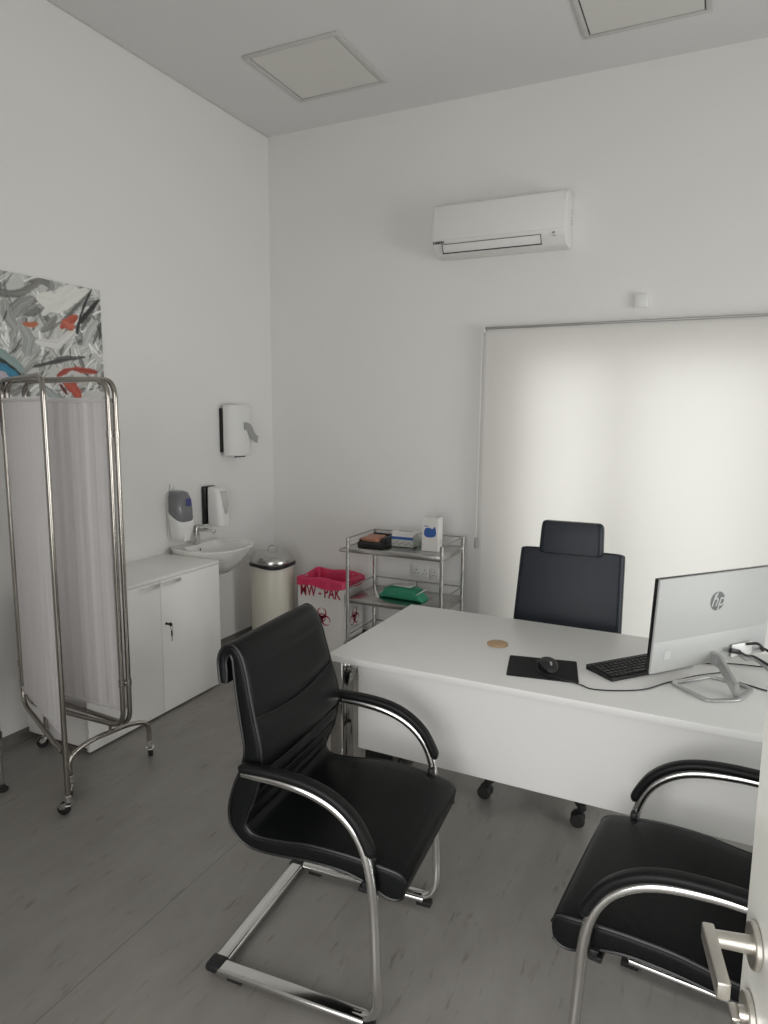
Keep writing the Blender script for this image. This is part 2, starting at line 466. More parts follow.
# ------------------------------------------------------------------ air conditioner
ac = thing('air_conditioner', 'white wall mounted split air conditioner high above the blind', 'air conditioner', (1.76, 0, 2.61))
AXW = .81
prof = [(0, .0), (0, .285), (-.10, .292), (-.175, .285), (-.205, .262), (-.214, .20), (-.218, .06), (-.205, .03), (-.15, -.012), (-.06, -.02)]
prof = [(a, b) for a, b in prof]
Pp = fillet([(0, a, b) for a, b in prof], .018, 5, True)
def side(xx, sc=1.): return [(xx, p.y * sc + (-.10) * (1 - sc), p.z * sc + .13 * (1 - sc)) for p in Pp]
q = MB(); q.loft([side(-AXW / 2, .93), side(-AXW / 2 + .004, .98), side(-AXW / 2 + .015), side(AXW / 2 - .015), side(AXW / 2 - .004, .98), side(AXW / 2, .93)])
q.build('body', ACW, ac, 40)
q = MB(); q.box((0, -.2185, .165), (AXW - .02, .006, .20), .0028, 2, Matrix.Rotation(R(-1.2), 3, 'X')); q.build('front_panel', ACW, ac)
rotv = Matrix.Rotation(R(-28), 3, 'X')
q = MB(); q.box((-.035, -.2060, .018), (.60, .004, .050), .0018, 2, Matrix.Rotation(R(30), 3, 'X')); q.build('louvre', ACW, ac)
q = MB()
rx = Matrix.Rotation(R(30), 3, 'X')
def lv(x, s, w, h_): 
    c = V((-.035 + x, -.2060, .018)) + rx @ V((0, -.0012, s)); q.box(c, (w, .004, h_), 0, 1, rx)
lv(0, -.0275, .61, .006); lv(0, .0265, .61, .0022); lv(-.302, 0, .003, .055); lv(.302, 0, .003, .055)
q.build('air_slot', INNER, ac)
q = MB(); q.lathe([(.007, -.002), (.008, 0), (.007, .002)], (.34, -.2178, .045), 'Y', 16); q.box((.345, -.2165, .028), (.02, .003, .004), .001, 1); q.build('indicator', GREYP, ac)
q = MB()
for k in range(5): q.b2((AXW / 2 - .002, -.05 - k * .002, .12 + k * .018), (AXW / 2 + .0005, -.035 - k * .002, .13 + k * .018))
q.build('side_grille', GREYP, ac)
text_mesh('brand_lettering', 'DAIKIN', .021, basis((-AXW / 2 + .045, -.2220, .052), (1, 0, 0), (0, 0, 1), (0, -1, 0)), BLACK, ac, bold=.0008)

q = MB(); q.b2((2.537, -.03, 2.237), (2.615, -.0005, 2.318), .006, 3); q.b2((2.545, -.033, 2.245), (2.607, -.028, 2.310), .004, 2)
tag(q.build('wall_sensor', PLAST), 'small square white box on the wall above the blind', 'sensor')

# ------------------------------------------------------------------ wall sockets behind the trolley
def socket(x0, x1, z0, z1, gangs, label):
    t = thing('wall_socket', label, 'socket', ((x0 + x1) / 2, 0, (z0 + z1) / 2), 0, 'sockets on the back wall')
    w, h_ = x1 - x0, z1 - z0
    q = MB(); q.box((0, -.005, 0), (w, .0095, h_), .003, 2); q.build('plate', PLAST, t)
    for g in range(gangs):
        gx = (g - (gangs - 1) / 2) * .062
        q = MB()
        for dx, dz, sx, sz in ((0, .012, .005, .010), (-.011, -.012, .009, .005), (.011, -.012, .009, .005)):
            q.box((gx + dx, -.0098, dz), (sx, .001, sz))
        q.build('pin_slots', INNER, t)
        q = MB(); q.box((gx + .018, -.011, .028), (.010, .004, .014), .001, 1); q.build('switch', PLASTM, t)
socket(1.165, 1.291, .496, .582, 2, 'white double wall socket behind the trolley')
socket(1.298, 1.366, .492, .572, 1, 'white single wall socket right of the double one')

# ------------------------------------------------------------------ abstract canvas
def painting():
    y1, y0, zt, zb = -1.597, -2.78, 2.256, 1.545
    W_, H_ = y1 - y0, zt - zb
    t = thing('abstract_painting', 'grey abstract canvas with red and teal strokes above the folding screen', 'painting', (.0, y1, zb))
    nu, nv = 300, 180
    us = np.linspace(0, 1, nu + 1); vsn = np.linspace(0, 1, nv + 1)      # u: 0 = right edge (as seen), grows left; v: 0 bottom
    Uu, Vv = np.meshgrid(us * W_, vsn * H_, indexing='ij')               # metres
    rng = np.random.default_rng(5)
    col = np.ones(Uu.shape + (3,)) * np.array([.56, .56, .54])
    def stroke(pts, w, c, a=1., streak=.25, taper=True):
        c = np.array(c); best = np.full(Uu.shape, 9.); par = np.zeros(Uu.shape); sd = np.zeros(Uu.shape)
        P = [np.array(p) for p in pts]; L = 0
        tot = sum(np.linalg.norm(P[i + 1] - P[i]) for i in range(len(P) - 1))
        for i in range(len(P) - 1):
            d = P[i + 1] - P[i]; l = np.linalg.norm(d); dn = d / l
            rx_, ry_ = Uu - P[i][0], Vv - P[i][1]
            s = np.clip(rx_ * dn[0] + ry_ * dn[1], 0, l); ex, ey = rx_ - s * dn[0], ry_ - s * dn[1]
            dist = np.hypot(ex, ey); sgn = rx_ * (-dn[1]) + ry_ * dn[0]
            mk = dist < best; best[mk] = dist[mk]; par[mk] = ((L + s) / tot)[mk]; sd[mk] = sgn[mk]; L += l
        ww = w * (np.sqrt(np.clip(1 - (2 * par - 1) ** 2, 0, 1)) * .7 + .3) if taper else w
        ph = rng.uniform(0, 6)
        ww = ww * (1 + .10 * np.sin(par * 17 + ph) + .04 * np.sin(par * 41 + ph))
        mk = np.clip((ww - best) / .004 + .5, 0, 1) * a
        st = 1 + streak * (np.sin(sd * 420 + ph + 2 * np.sin(par * 5)) * .5 + np.sin(sd * 170 + ph * 2) * .5)
        cc = np.clip(c[None, None] * st[..., None], 0, 1)
        col[:] = col * (1 - mk[..., None]) + cc * mk[..., None]
    # background strokes of grey and white, leaning as in the picture
    for k in range(620):
        c0 = rng.choice([.78, .60, .38, .20, .10, .75, .45, .28]); u = rng.uniform(-.05, W_); v_ = rng.uniform(0, H_)
        ang = rng.choice([R(125), R(140), R(60), R(110), R(165)]) + rng.normal(0, .15); l = rng.uniform(.05, .19)
        b_ = rng.normal(0, .25)
        d1 = np.array([math.cos(ang), math.sin(ang)]) * l * .5; d2 = np.array([math.cos(ang + b_), math.sin(ang + b_)]) * l * .5
        p = np.array([u, v_]); stroke([p - d1, p, p + d2], rng.uniform(.004, .019), (c0, c0, c0 * .97), .8, .5)
    # measured features: m(a,b): a = fraction of the visible width from its left, b = fraction down from the top
    def m(px, py):                                                       # pixel inside the visible crop -> canvas metres
        q_ = (100 - px) / 100; return (.76 * q_ - .15 * q_ * q_, H_ - (py - (291 - .19 * (100 - px))) / (191 + 27 * q_))
    S_ = lambda pts, w, c, a=1., s=.25: stroke([m(*p) for p in pts], w, c, a, s)
    S_([(45, 300), (62, 305), (78, 290)], .050, (.74, .73, .69), 1, .06); S_([(60, 312), (80, 296), (90, 292)], .03, (.75, .74, .70), 1, .06)
    S_([(48, 316), (56, 308), (70, 300)], .02, (.72, .71, .68), 1, .06)
    S_([(40, 342), (60, 345), (76, 330)], .022, (.68, .67, .65), 1, .12)
    S_([(84, 345), (90, 330), (96, 322)], .028, (.50, .50, .49)); S_([(30, 355), (34, 340), (28, 328)], .035, (.36, .37, .36))
    S_([(60, 318), (52, 328), (46, 332)], .02, (.26, .26, .24)); S_([(22, 330), (14, 318), (12, 302)], .03, (.34, .34, .33))
    S_([(40, 300), (28, 306), (20, 316)], .025, (.30, .30, .29)); S_([(48, 284), (36, 292), (22, 296)], .016, (.22, .22, .20))
    S_([(14, 312), (12, 318), (9, 322)], .004, (.05, .05, .05)); S_([(25, 340), (20, 350), (12, 356)], .004, (.08, .08, .08))
    S_([(92, 292), (80, 306), (70, 318), (55, 330)], .008, (.10, .10, .09), .8, .5)
    S_([(93, 290), (87, 303), (80, 322)], .007, (.03, .03, .03)); S_([(99, 300), (88, 314), (80, 324), (78, 334)], .013, (.03, .03, .032))
    S_([(64, 328), (72, 322), (79, 317)], .022, (.45, .10, .06), 1, .3); S_([(66, 322), (72, 328), (76, 327)], .018, (.52, .14, .09), 1, .3)
    S_([(29, 325), (36, 326), (43, 325)], .013, (.50, .16, .08), 1, .2)
    S_([(0, 350), (14, 362), (26, 371)], .030, (.26, .34, .33), 1, .1); S_([(0, 357), (12, 366), (24, 376)], .012, (.02, .025, .03), 1, .1)
    S_([(-6, 364), (8, 369), (22, 378)], .022, (.04, .22, .36), 1, .2); S_([(-4, 372), (6, 376), (14, 384)], .02, (.50, .45, .50), 1, .1)
    S_([(36, 367), (52, 363), (70, 359), (84, 357)], .010, (.06, .06, .06), 1, .4); S_([(56, 359), (68, 357), (80, 358)], .007, (.14, .14, .14))
    S_([(71, 348), (71, 358)], .003, (.03, .03, .03)); S_([(88, 357), (90, 354)], .004, (.03, .03, .03))
    S_([(58, 376), (66, 371), (80, 370), (94, 372)], .016, (.40, .07, .05), 1, .35); S_([(66, 376), (72, 372), (86, 378)], .010, (.62, .60, .58), 1, .08)
    S_([(64, 380), (72, 388), (78, 398)], .030, (.46, .09, .06), 1, .25); S_([(60, 384), (66, 394)], .010, (.12, .03, .03))
    S_([(92, 354), (98, 362)], .018, (.58, .57, .56), 1, .06); S_([(96, 326), (99, 332), (97, 340)], .006, (.06, .06, .06))
    S_([(84, 392), (92, 396), (100, 394)], .020, (.58, .57, .56), 1, .06); S_([(94, 382), (97, 384)], .008, (.08, .08, .08))
    S_([(44, 386), (52, 394), (60, 400)], .02, (.34, .37, .37)); S_([(-2, 290), (2, 296)], .015, (.10, .10, .10))
    S_([(-4, 396), (2, 404), (6, 412)], .03, (.06, .03, .03), 1, .3); S_([(0, 408), (4, 416)], .02, (.28, .05, .06), 1, .3)
    vs = np.zeros((nu + 1, nv + 1, 3)); vs[..., 0] = .0302; vs[..., 1] = -Uu; vs[..., 2] = Vv
    idx = np.arange((nu + 1) * (nv + 1)).reshape(nu + 1, nv + 1)
    fs = np.stack([idx[:-1, :-1], idx[1:, :-1], idx[1:, 1:], idx[:-1, 1:]], -1).reshape(-1, 4)
    me = bpy.data.meshes.new('painted_face'); me.from_pydata(vs.reshape(-1, 3).tolist(), [], fs.tolist())
    ca = me.color_attributes.new('paint', 'FLOAT_COLOR', 'POINT')
    ca.data.foreach_set('color', np.concatenate([col.reshape(-1, 3), np.ones(((nu + 1) * (nv + 1), 1))], 1).ravel())
    mm, nt, b, out = new_mat('painted_canvas')
    at = nt.nodes.new('ShaderNodeVertexColor'); at.layer_name = 'paint'
    nt.links.new(at.outputs[0], b.inputs['Base Color']); b.inputs['Roughness'].default_value = .5
    nz_ = nt.nodes.new('ShaderNodeTexNoise'); nz_.inputs['Scale'].default_value = 120; bp = nt.nodes.new('ShaderNodeBump'); bp.inputs['Strength'].default_value = .3
    bp.inputs['Distance'].default_value = .002; nt.links.new(nz_.outputs[0], bp.inputs['Height']); nt.links.new(bp.outputs[0], b.inputs['Normal'])
    me.materials.append(mm)
    o = bpy.data.objects.new('painted_face', me); COL.objects.link(o); o.parent = t
    q = MB(); q.b2((.001, -W_, 0), (.030, 0, H_)); q.build('canvas', mat('canvas_edge', (.5, .5, .48), .8, bump=.2), t)
painting()

# ------------------------------------------------------------------ folding screen
def caster(parent, x, y, ang, top=.085, r=.026, name='caster', hm=None):
    c = MB(); M = Matrix.Translation((x, y, 0)) @ Matrix.Rotation(ang, 4, 'Z'); c.M = M
    c.cyl((0, 0, top - .015), .0125, .03, 'Z', 16, .002)
    c.lathe([(.006, .052), (.020, .050), (.021, .044), (.012, .036)], (0.006, 0, 0), 'Z', 20)
    for s in (-1, 1): c.poly([(0, .052), (.030, .052), (.040, .038), (.030, .026), (.010, .030)], s * .0115 - .0015, s * .0115 + .0015, lambda a, b, z: (a, z, b))
    o = c.build(name, hm or CHROME, parent)
    w = MB(); w.M = M; w.lathe([(.002, -.0095), (r * .9, -.009), (r, -.006), (r, .006), (r * .9, .009), (.002, .0095)], (.020, 0, r), 'Y', 24)
    w.build('wheel', RUBBER, o)
    return o
scr = thing('folding_screen', 'chrome framed medical folding screen with pale lilac curtains on castors', 'folding screen', (.45, -2.3, 0))
sl = V((.45, -2.3, 0))
Fp, Lp, Rp, Rp2, Kp = V((.748, -2.540, 0)), V((.140, -2.272, 0)), V((.752, -2.242, 0)), V((.757, -2.224, 0)), V((.165, -2.180, 0))
def panel(a, b, free, leg_a=False):
    """rounded tube frame from post a to post b; free: which end runs down to a castor"""
    a = a - sl; b = b - sl; t = thing_panel = bpy.data.objects.new('panel', None); COL.objects.link(t); t.parent = scr; t.empty_display_size = .05
    zb, zt, r = .25, 1.755, .0108
    d = (b - a).normalized(); up = V((0, 0, 1))
    q = MB()
    loop = fillet([a + up * zb, a + up * zt, b + up * zt, b + up * zb], .075, 10, True)
    q.tube(loop, r, 12, True, up=(0, 1, 0))
    if free: q.tube([b + up * (zb + .1), b + up * .075], r, 12)
    q.build('frame', SCRST, t)
    for z in (.335, 1.665): q = MB(); q.tube([a + d * .008 + up * z, b - d * .008 + up * z], .0065, 10); q.build('curtain_hem', CURTAIN, t)
    # gathered cloth
    q = MB(); L = (b - a).length - .03; n = 260; nz = 14; nrm = V((-d.y, d.x, 0)); rs = random.Random(int(a.x * 1000) + 7)
    ph = [rs.uniform(0, 6) for _ in range(6)]; vs = []; fs = []
    for i in range(n + 1):
        s = i / n
        for j in range(nz + 1):
            v = j / nz; z = .322 + (1.678 - .322) * v
            g = math.sin(s * 2 * PI * 21 + 1.4 * math.sin(s * 9 + ph[0]) + ph[1]) * .0008 + math.sin(s * 2 * PI * 8 + ph[2] + v * .7) * .0034 + math.sin(s * 2 * PI * 47 + ph[3]) * .0002 * (1 - .6 * math.sin(v * PI))
            ins = .008 * math.sin(v * PI)
            vs.append(a + d * (.015 + ins + (L - 2 * ins) * s) + nrm * g + up * z)
    for i in range(n):
        for j in range(nz):
            k = i * (nz + 1) + j; fs.append((k, k + 1, k + nz + 2, k + nz + 1))
    q.add(vs, fs); q.build('curtain', CURTAIN, t, 180)
    return t
panel(Lp, Fp, True); panel(Lp + V((.012, .016, 0)), Rp, False); panel(Rp2 + V((.006, .010, 0)), Kp, True)
for P_, a_ in ((Fp, R(200)), (Kp, R(250))): caster(scr, P_.x - sl.x, P_.y - sl.y, a_)
def arch(cx_, cy_, ang, half):
    q = MB(); d = V((math.cos(ang), math.sin(ang), 0)); c = V((cx_, cy_, 0)) - sl; up = V((0, 0, 1))
    pts = fillet([c - d * half + up * .075, c - d * half + up * .175, c - d * half * .45 + up * .205, c + d * half * .55 + up * .205, c + d * half + up * .175, c + d * half + up * .075], [.0, .09, .05, .05, .07, 0], 8)
    q.tube(pts, .011, 12)
    q.tube([c + up * .2, c + up * .25], .007, 10)
    q.build('foot_arch', SCRST, scr)
    for s in (-1, 1):
        p = c + d * half * s; caster(scr, p.x, p.y, ang + (0 if s > 0 else PI) + .8)
arch(.662, -2.235, R(80), .197)
q = MB()
for z in (.45, 1.53):
    for A_, B_ in ((Lp, Lp + V((.012, .016, 0))), (Rp, Rp2 + V((.006, .010, 0)))):
        A_, B_ = A_ - sl, B_ - sl; m_ = (A_ + B_) / 2
        q = MB(); q.tube([A_ + V((0, 0, z)), B_ + V((0, 0, z))], .009, 8)
        for P_ in (A_, B_): q.cyl((P_.x, P_.y, z), .0135, .03, 'Z', 16, .001)
        q.build('hinge', SCRST, scr)

# stand at the far left edge of the photo
st = thing('metal_stand', 'slim grey metal pole with small foot at the left edge', 'stand', (.337, -2.540, 0))
q = MB(); q.cyl((0, 0, .52), .011, 1.0, 'Z', 16, .002); q.build('pole', STEEL, st)
q = MB(); q.lathe([(.024, 0), (.026, .008), (.014, .02), (.012, .03)], (0, 0, 0)); q.build('foot', RUBBER, st)
for z in (.25, .50): q = MB(); q.cyl((0, 0, z), .016, .033, 'Z', 16, .003); q.build('collar', DARKGREY, st)

# ------------------------------------------------------------------ low cupboard
CY0, CY1, CX, CH = -2.155, -1.178, .427, .762
cab = thing('cabinet', 'low white two door cupboard standing between the screen and the basin', 'cabinet', (.0, CY0, 0))
cw = CY1 - CY0
q = MB(); q.b2((.004, 0, .03), (CX - .02, .018, CH - .02), .001, 1); q.b2((.004, cw - .018, .03), (CX - .02, cw, CH - .02), .001, 1)
q.b2((.004, .018, .03), (CX - .02, cw - .018, .05)); q.b2((.004, .018, .05), (.012, cw - .018, CH - .02)); q.b2((.012, .018, .37), (CX - .03, cw - .018, .388))
q.build('carcass', CAB_LAM, cab)
q = MB(); q.b2((.002, -.002, CH - .018), (CX, cw + .002, CH), .0015, 2); q.build('top', CAB_LAM, cab)
q = MB(); q.b2((.03, .03, 0.0), (CX - .045, cw - .03, .03)); q.build('plinth', DARKGREY, cab)
SP = -1.655 - CY0
for y0, y1, hy0, hy1 in ((0.001, SP - .0018, SP - .150, SP - .006), (SP + .0018, cw - .001, SP + .012, SP + .155)):
    q = MB(); q.b2((CX - .0185, y0, .012), (CX - .0005, y1, CH - .0205), .0012, 2); d_ = q.build('door', CAB_LAM, cab)
    q = MB(); hz = .722
    q.loft([[(CX - .001 + o_ * .017 * s_ + 0, y, hz + dz) for (s_, dz) in ((1, -.009), (1, .009), (.80, .009), (.80, -.009))] for y, o_ in
            [(hy0 + (hy1 - hy0) * k / 16, max(.08, math.sin(PI * k / 16)) ** .5) for k in range(17)]])
    q.build('handle', SILVERH, d_)
    if y0 > .1:
        kz, ky = .503, SP + .028
        q = MB(); q.cyl((CX + .002, ky, kz), .008, .006, 'X', 16, .001); lk = q.build('lock', CHROME, d_)
        q = MB(); q.box((CX + .018, ky, kz), (.030, .004, .012), .001, 1); q.cyl((CX + .036, ky, kz), .011, .005, 'Y', 16, .001)
        q.tube([(CX + .036 + .008 * math.cos(a / 8 * PI), ky + .004, kz - .016 + .012 * math.sin(a / 8 * PI)) for a in range(16)], .0012, 6, True)
        q.box((CX + .036, ky + .006, kz - .050), (.010, .005, .034), .003, 2); q.cyl((CX + .036, ky + .006, kz - .078), .002, .03)
        q.build('key', KEYM, lk)

# ------------------------------------------------------------------ basin and tap
bs = thing('wash_basin', 'white ceramic wall hung basin beyond the cupboard', 'basin', (0, -.946, .795))
def bring(w, dp, z, back=.004, n=56, e=2.6):
    out = []
    for k in range(n):
        a = 2 * PI * k / n; c_, s_ = math.cos(a), math.sin(a)
        x = abs(c_) ** (2 / e) * (1 if c_ > 0 else -1); y = abs(s_) ** (2 / e) * (1 if s_ > 0 else -1)
        if c_ > 0: out.append((back + dp * .42 + x * dp * .58, y * w / 2 * (1 - .0 * x), z))
        else: out.append((back + dp * .42 + max(-1, x * 1.25) * dp * .42, y * w / 2, z))
    return out
q = MB()
def br(w, dp, z, back=.004, cxs=0): return [(x + cxs, y, zz) for x, y, zz in bring(w, dp, z, back)]
q.loft([br(.16, .20, -.19), br(.24, .28, -.175), br(.36, .345, -.115), br(.43, .395, -.06), br(.465, .422, -.018), br(.472, .430, -.004), br(.468, .427, .0),
        br(.455, .418, .0), [(x * .80 + .085, y * .84, z) for x, y, z in br(.45, .415, -.004, 0)], [(x * .77 + .09, y * .80, z) for x, y, z in br(.44, .41, -.02, 0)],
        [(x * .68 + .10, y * .68, z) for x, y, z in br(.44, .40, -.07, 0)], [(x * .45 + .13, y * .4, z) for x, y, z in br(.44, .40, -.105, 0)], [(x * .08 + .2, y * .06, z) for x, y, z in br(.44, .40, -.112, 0)]])
q.build('bowl', CERAMIC, bs, 50)
q = MB(); q.cyl((.205, 0, -.1095), .022, .004, 'Z', 20, .001); q.build('drain', CHROME, bs)
q = MB(); q.box((.108, -.02, -.035), (.004, .008, .016), .001, 2); q.build('overflow', INNER, bs)
q = MB(); q.tube(fillet([(.14, 0, -.18), (.14, 0, -.34), (.02, 0, -.34), (.004, 0, -.34)], .04, 8), .017, 16); q.build('waste_pipe', PLAST, bs)
tp = thing('tap', 'square chrome mixer tap on the back ledge of the basin', 'tap', (.070, -.956, .7948))
tp.parent = None
q = MB(); q.cyl((0, 0, .006), .026, .012, 'Z', 24, .002); q.box((0, 0, .055), (.036, .036, .10), .004, 3); q.build('body', CHROME, tp)
q = MB(); q.box((.075, 0, .092), (.15, .030, .016), .004, 3); q.box((.142, 0, .08), (.014, .020, .012), .003, 2); q.build('spout', CHROME, tp)
q = MB(); q.box((.035, 0, .120), (.11, .034, .009), .003, 3, Matrix.Rotation(R(-7), 3, 'Y')); q.cyl((0, 0, .108), .014, .012); q.build('lever', CHROME, tp)

# ------------------------------------------------------------------ dispensers on the left wall
sd = thing('soap_dispenser', 'soap dispenser with smoky grey tank and white base, left of the tap', 'dispenser', (0, -1.085, .842))
def ringyz(w, d, z, tilt=0, n=28, e=3.2):
    out = []
    for k in range(n):
        a = 2 * PI * k / n; c_, s_ = math.cos(a), math.sin(a)
        out.append((.012 + d / 2 + abs(c_) ** (2 / e) * (1 if c_ > 0 else -1) * d / 2, abs(s_) ** (2 / e) * (1 if s_ > 0 else -1) * w / 2 + tilt, z))
    return out
def slope_ring(w, d, z, k): return [(x, y, z_ + k * (.065 - x)) for x, y, z_ in ringyz(w, d, z)]
q = MB(); q.loft([ringyz(.088, .075, 0.0), ringyz(.108, .095, .012), ringyz(.134, .108, .05), slope_ring(.146, .116, .105, .15), slope_ring(.150, .114, .140, .62), slope_ring(.144, .106, .147, .62)])
q.build('housing', PLAST, sd, 50)
q = MB(); vs = [slope_ring(.140, .102, .125, .5), slope_ring(.144, .108, .155, .55), slope_ring(.143, .106, .20, .3), ringyz(.130, .094, .262), ringyz(.112, .080, .292), ringyz(.07, .05, .302)]
q.loft(vs); q.build('tank', GREYT, sd, 50)
q = MB(); q.poly([(-.061, .12), (-.061, .17), (-.05, .155), (.0, .125), (.03, .12)], 0, .004, lambda a, b, z: (.020 + z, a, b)); q.b2((.001, -.055, .01), (.014, .055, .29), .003, 2)
q.build('back_plate', PLASTM, sd)
q = MB(); q.box((.1125, .022, .232), (.004, .045, .045), .001, 1, Matrix.Rotation(R(-8), 3, 'Y')); q.build('label_sticker', BLUEL, sd)
q = MB(); q.box((.105, 0, .028), (.025, .052, .07), .006, 3, Matrix.Rotation(R(8), 3, 'Y')); q.build('push_bar', PLAST, sd)
q = MB(); q.b2((.001, -.022, .30), (.010, .012, .345), .004, 3); q.tube([(.010, -.005, .335), (.022, -.005, .33), (.022, -.005, .318), (.010, -.005, .312)], .003, 8)
q.build('wall_hook', PLAST, sd)

s2 = thing('sanitizer_dispenser', 'white dispenser with a chrome front strip on the wall above the tap', 'dispenser', (0, -.765, .882))
q = MB(); q.b2((.0005, -.055, .005), (.034, .055, .262), .008, 3); q.build('back_plate', BLACKG, s2)
q = MB(); q.loft([ringyz(.090, .100, 0), ringyz(.112, .118, .006), ringyz(.120, .122, .03), ringyz(.120, .118, .11), ringyz(.116, .108, .20), ringyz(.108, .095, .245), ringyz(.090, .075, .258)])
o = q.build('cover', PLAST, s2, 50); o.location = (.026, 0, 0)
q = MB(); q.loft([[(x, y, z) for x, y, z in [(.149 - .0 + .003 * 0, -.001 * 0 + w_ * k / 6, z_) for k in range(-6, 7)] + [(.140, w_ * k / 6, z_) for k in range(6, -7, -1)]] for z_, w_ in ((.085, .004), (.10, .014), (.14, .022))] +
     [[(.149 - (z_ - .14) * .17, w_ * k / 6, z_) for k in range(-6, 7)] + [(.138 - (z_ - .14) * .17, w_ * k / 6, z_) for k in range(6, -7, -1)] for z_, w_ in ((.19, .026), (.235, .027))])
q.build('front_strip', CHROME, s2).location = (.0125, 0, 0)

tw = thing('paper_towel_dispenser', 'tall white paper towel dispenser with grey side lever high in the corner', 'dispenser', (0, -.510, 1.338))
q = MB(); q.b2((.0005, -.108, .02), (.024, .108, .315), .004, 2); q.build('back_plate', BLACK, tw)
def trg(z, s=1.):
    P_ = [(.024, -.108), (.080, -.108), (.118, -.07), (.132, -.01), (.132, .045), (.118, .092), (.10, .108), (.024, .108)]
    return [V((.07 + (x - .07) * s, y * s, z)) for x, y in P_]
def trf(z, s=1.): return fillet(trg(z, s), .02, 4, True)
q = MB(); q.loft([trf(-.005, .93), trf(0, .99), trf(.006), trf(.327), trf(.334, .99), trf(.338, .93)]); q.build('cover', PLASTM, tw, 40)
q = MB()
path = catmull([(.1345, -.012, .196), (.138, .015, .196), (.140, .042, .180), (.142, .066, .140), (.146, .092, .112), (.146, .120, .104)], 6)
q.sweep(path, rrect(.050, .006, .0028, 3), up=(1, 0, 0)); q.build('lever', GREYP, tw)
q = MB()
for y in (-.04, .0, .04): q = MB(); q.cyl((.085, y, -.010), .014, .012, 'Z', 16, .003); q.build('feed_roller', BLACK, tw)

# ------------------------------------------------------------------ pedal bin
pb = thing('pedal_bin', 'cream round waste bin with domed steel lid in the corner', 'bin', (.262, -.40, 0))
q = MB(); q.lathe([(.138, .0), (.144, .004), (.146, .02), (.149, .03), (.150, .575), (.146, .583), (.138, .584)], seg=48); q.build('body', CREAM, pb)
q = MB(); q.lathe([(.147, .0015), (.153, .003), (.153, .024), (.148, .028)], seg=48); q.build('base_ring', BLACK, pb)
q = MB()
ring = [((.155 + .002 * math.sin(a * 5)) * math.cos(a), (.155 + .002 * math.sin(a * 5)) * math.sin(a), .578 + .007 * math.sin(3 * a + 1)) for a in [2 * PI * k / 64 for k in range(64)]]
q.sweep(ring, rrect(.012, .024, .005, 3), closed=True); q.build('bin_liner', BLACK, pb)
q = MB(); q.lathe([(.153, .588), (.155, .600), (.149, .622), (.130, .645), (.095, .660), (.05, .668), (.002, .670)], seg=48); q.build('lid', STEEL, pb, 60)
q = MB(); q.tube([(.034 * math.cos(a), 0, .664 + .042 * math.sin(a)) for a in [PI * k / 12 for k in range(13)]], .0035, 8); q.box((0, 0, .667), (.08, .02, .004), .001, 1)
o = q.build('lid_handle', STEEL, pb); o.rotation_euler = (0, 0, R(20))
q = MB(); q.box((.09, -.145, .02), (.05, .05, .010), .004, 2); q.build('pedal', STEEL, pb)

# ------------------------------------------------------------------ clinical waste box
mw = thing('medical_waste_box', 'white cardboard clinical waste box lettered in red with a red liner bag', 'waste box', (.676, -.300, 0))
bx, by, bh = .179, .1365, .505
q = MB(); t_ = .005
q.b2((-bx, -by, 0), (bx, by, .006)); q.b2((-bx, -by, .006), (bx, -by + t_, bh)); q.b2((-bx, by - t_, .006), (bx, by, bh)); q.b2((-bx, -by + t_, .006), (-bx + t_, by - t_, bh)); q.b2((bx - t_, -by + t_, .006), (bx, by - t_, bh))
box_o = q.build('carton', BOXC, mw)
fr_b = lambda x, z: basis((x - .676, -by - .0012, z), (1, 0, 0), (0, 0, 1), (0, -1, 0))
text_mesh('lettering', 'MW - PAK', .108, fr_b(.672, .424), REDINK, box_o, bold=.0022, xs=.645, label='dark red MW - PAK lettering')
def biohazard(name, M, Rr, xs=1.):
    q = MB(); q.M = M @ Matrix.Diagonal((xs, 1, 1, 1))
    def arcring(cx_, cy_, r1, r2, a0, a1, off=(0, 0), n=40):
        """crescent: outer radius r1 about c, inner r2 about c+off"""
        o_ = []; i_ = []
        for k in range(n + 1):
            a = a0 + (a1 - a0) * k / n
            o_.append((cx_ + r1 * math.cos(a), cy_ + r1 * math.sin(a))); i_.append((cx_ + off[0] + r2 * math.cos(a), cy_ + off[1] + r2 * math.sin(a)))
        vs = [(x, y, 0.0006) for x, y in o_] + [(x, y, 0.0006) for x, y in i_]
        q.add(vs, [(k, k + 1, n + 2 + k, n + 1 + k) for k in range(n)])
    for k in range(3):
        th = PI / 2 + k * 2 * PI / 3; d = (math.cos(th), math.sin(th)); c_ = (d[0] * Rr * .48, d[1] * Rr * .48)
        g = .22; arcring(c_[0], c_[1], Rr * .50, Rr * .36, th + g, th + 2 * PI - g, (d[0] * Rr * .075, d[1] * Rr * .075))
    arcring(0, 0, Rr * .42, Rr * .30, 0, 2 * PI)
    arcring(0, 0, Rr * .16, Rr * .07, 0, 2 * PI, n=20)
    return q.build(name, REDINK, box_o, 0)
biohazard('biohazard_symbol', basis((.686 - .676, -by - .0006, .250), (1, 0, 0), (0, 0, 1), (0, -1, 0)), .072)
biohazard('biohazard_symbol', basis((bx + .0006, -.283 + .300, .240), (0, 1, 0), (0, 0, 1), (1, 0, 0)), .072)
q = MB(); q.b2((.012, -by - .0012, .022), (.034, -by - .0002, .058)); q.build('red_sticker', REDINK, box_o)
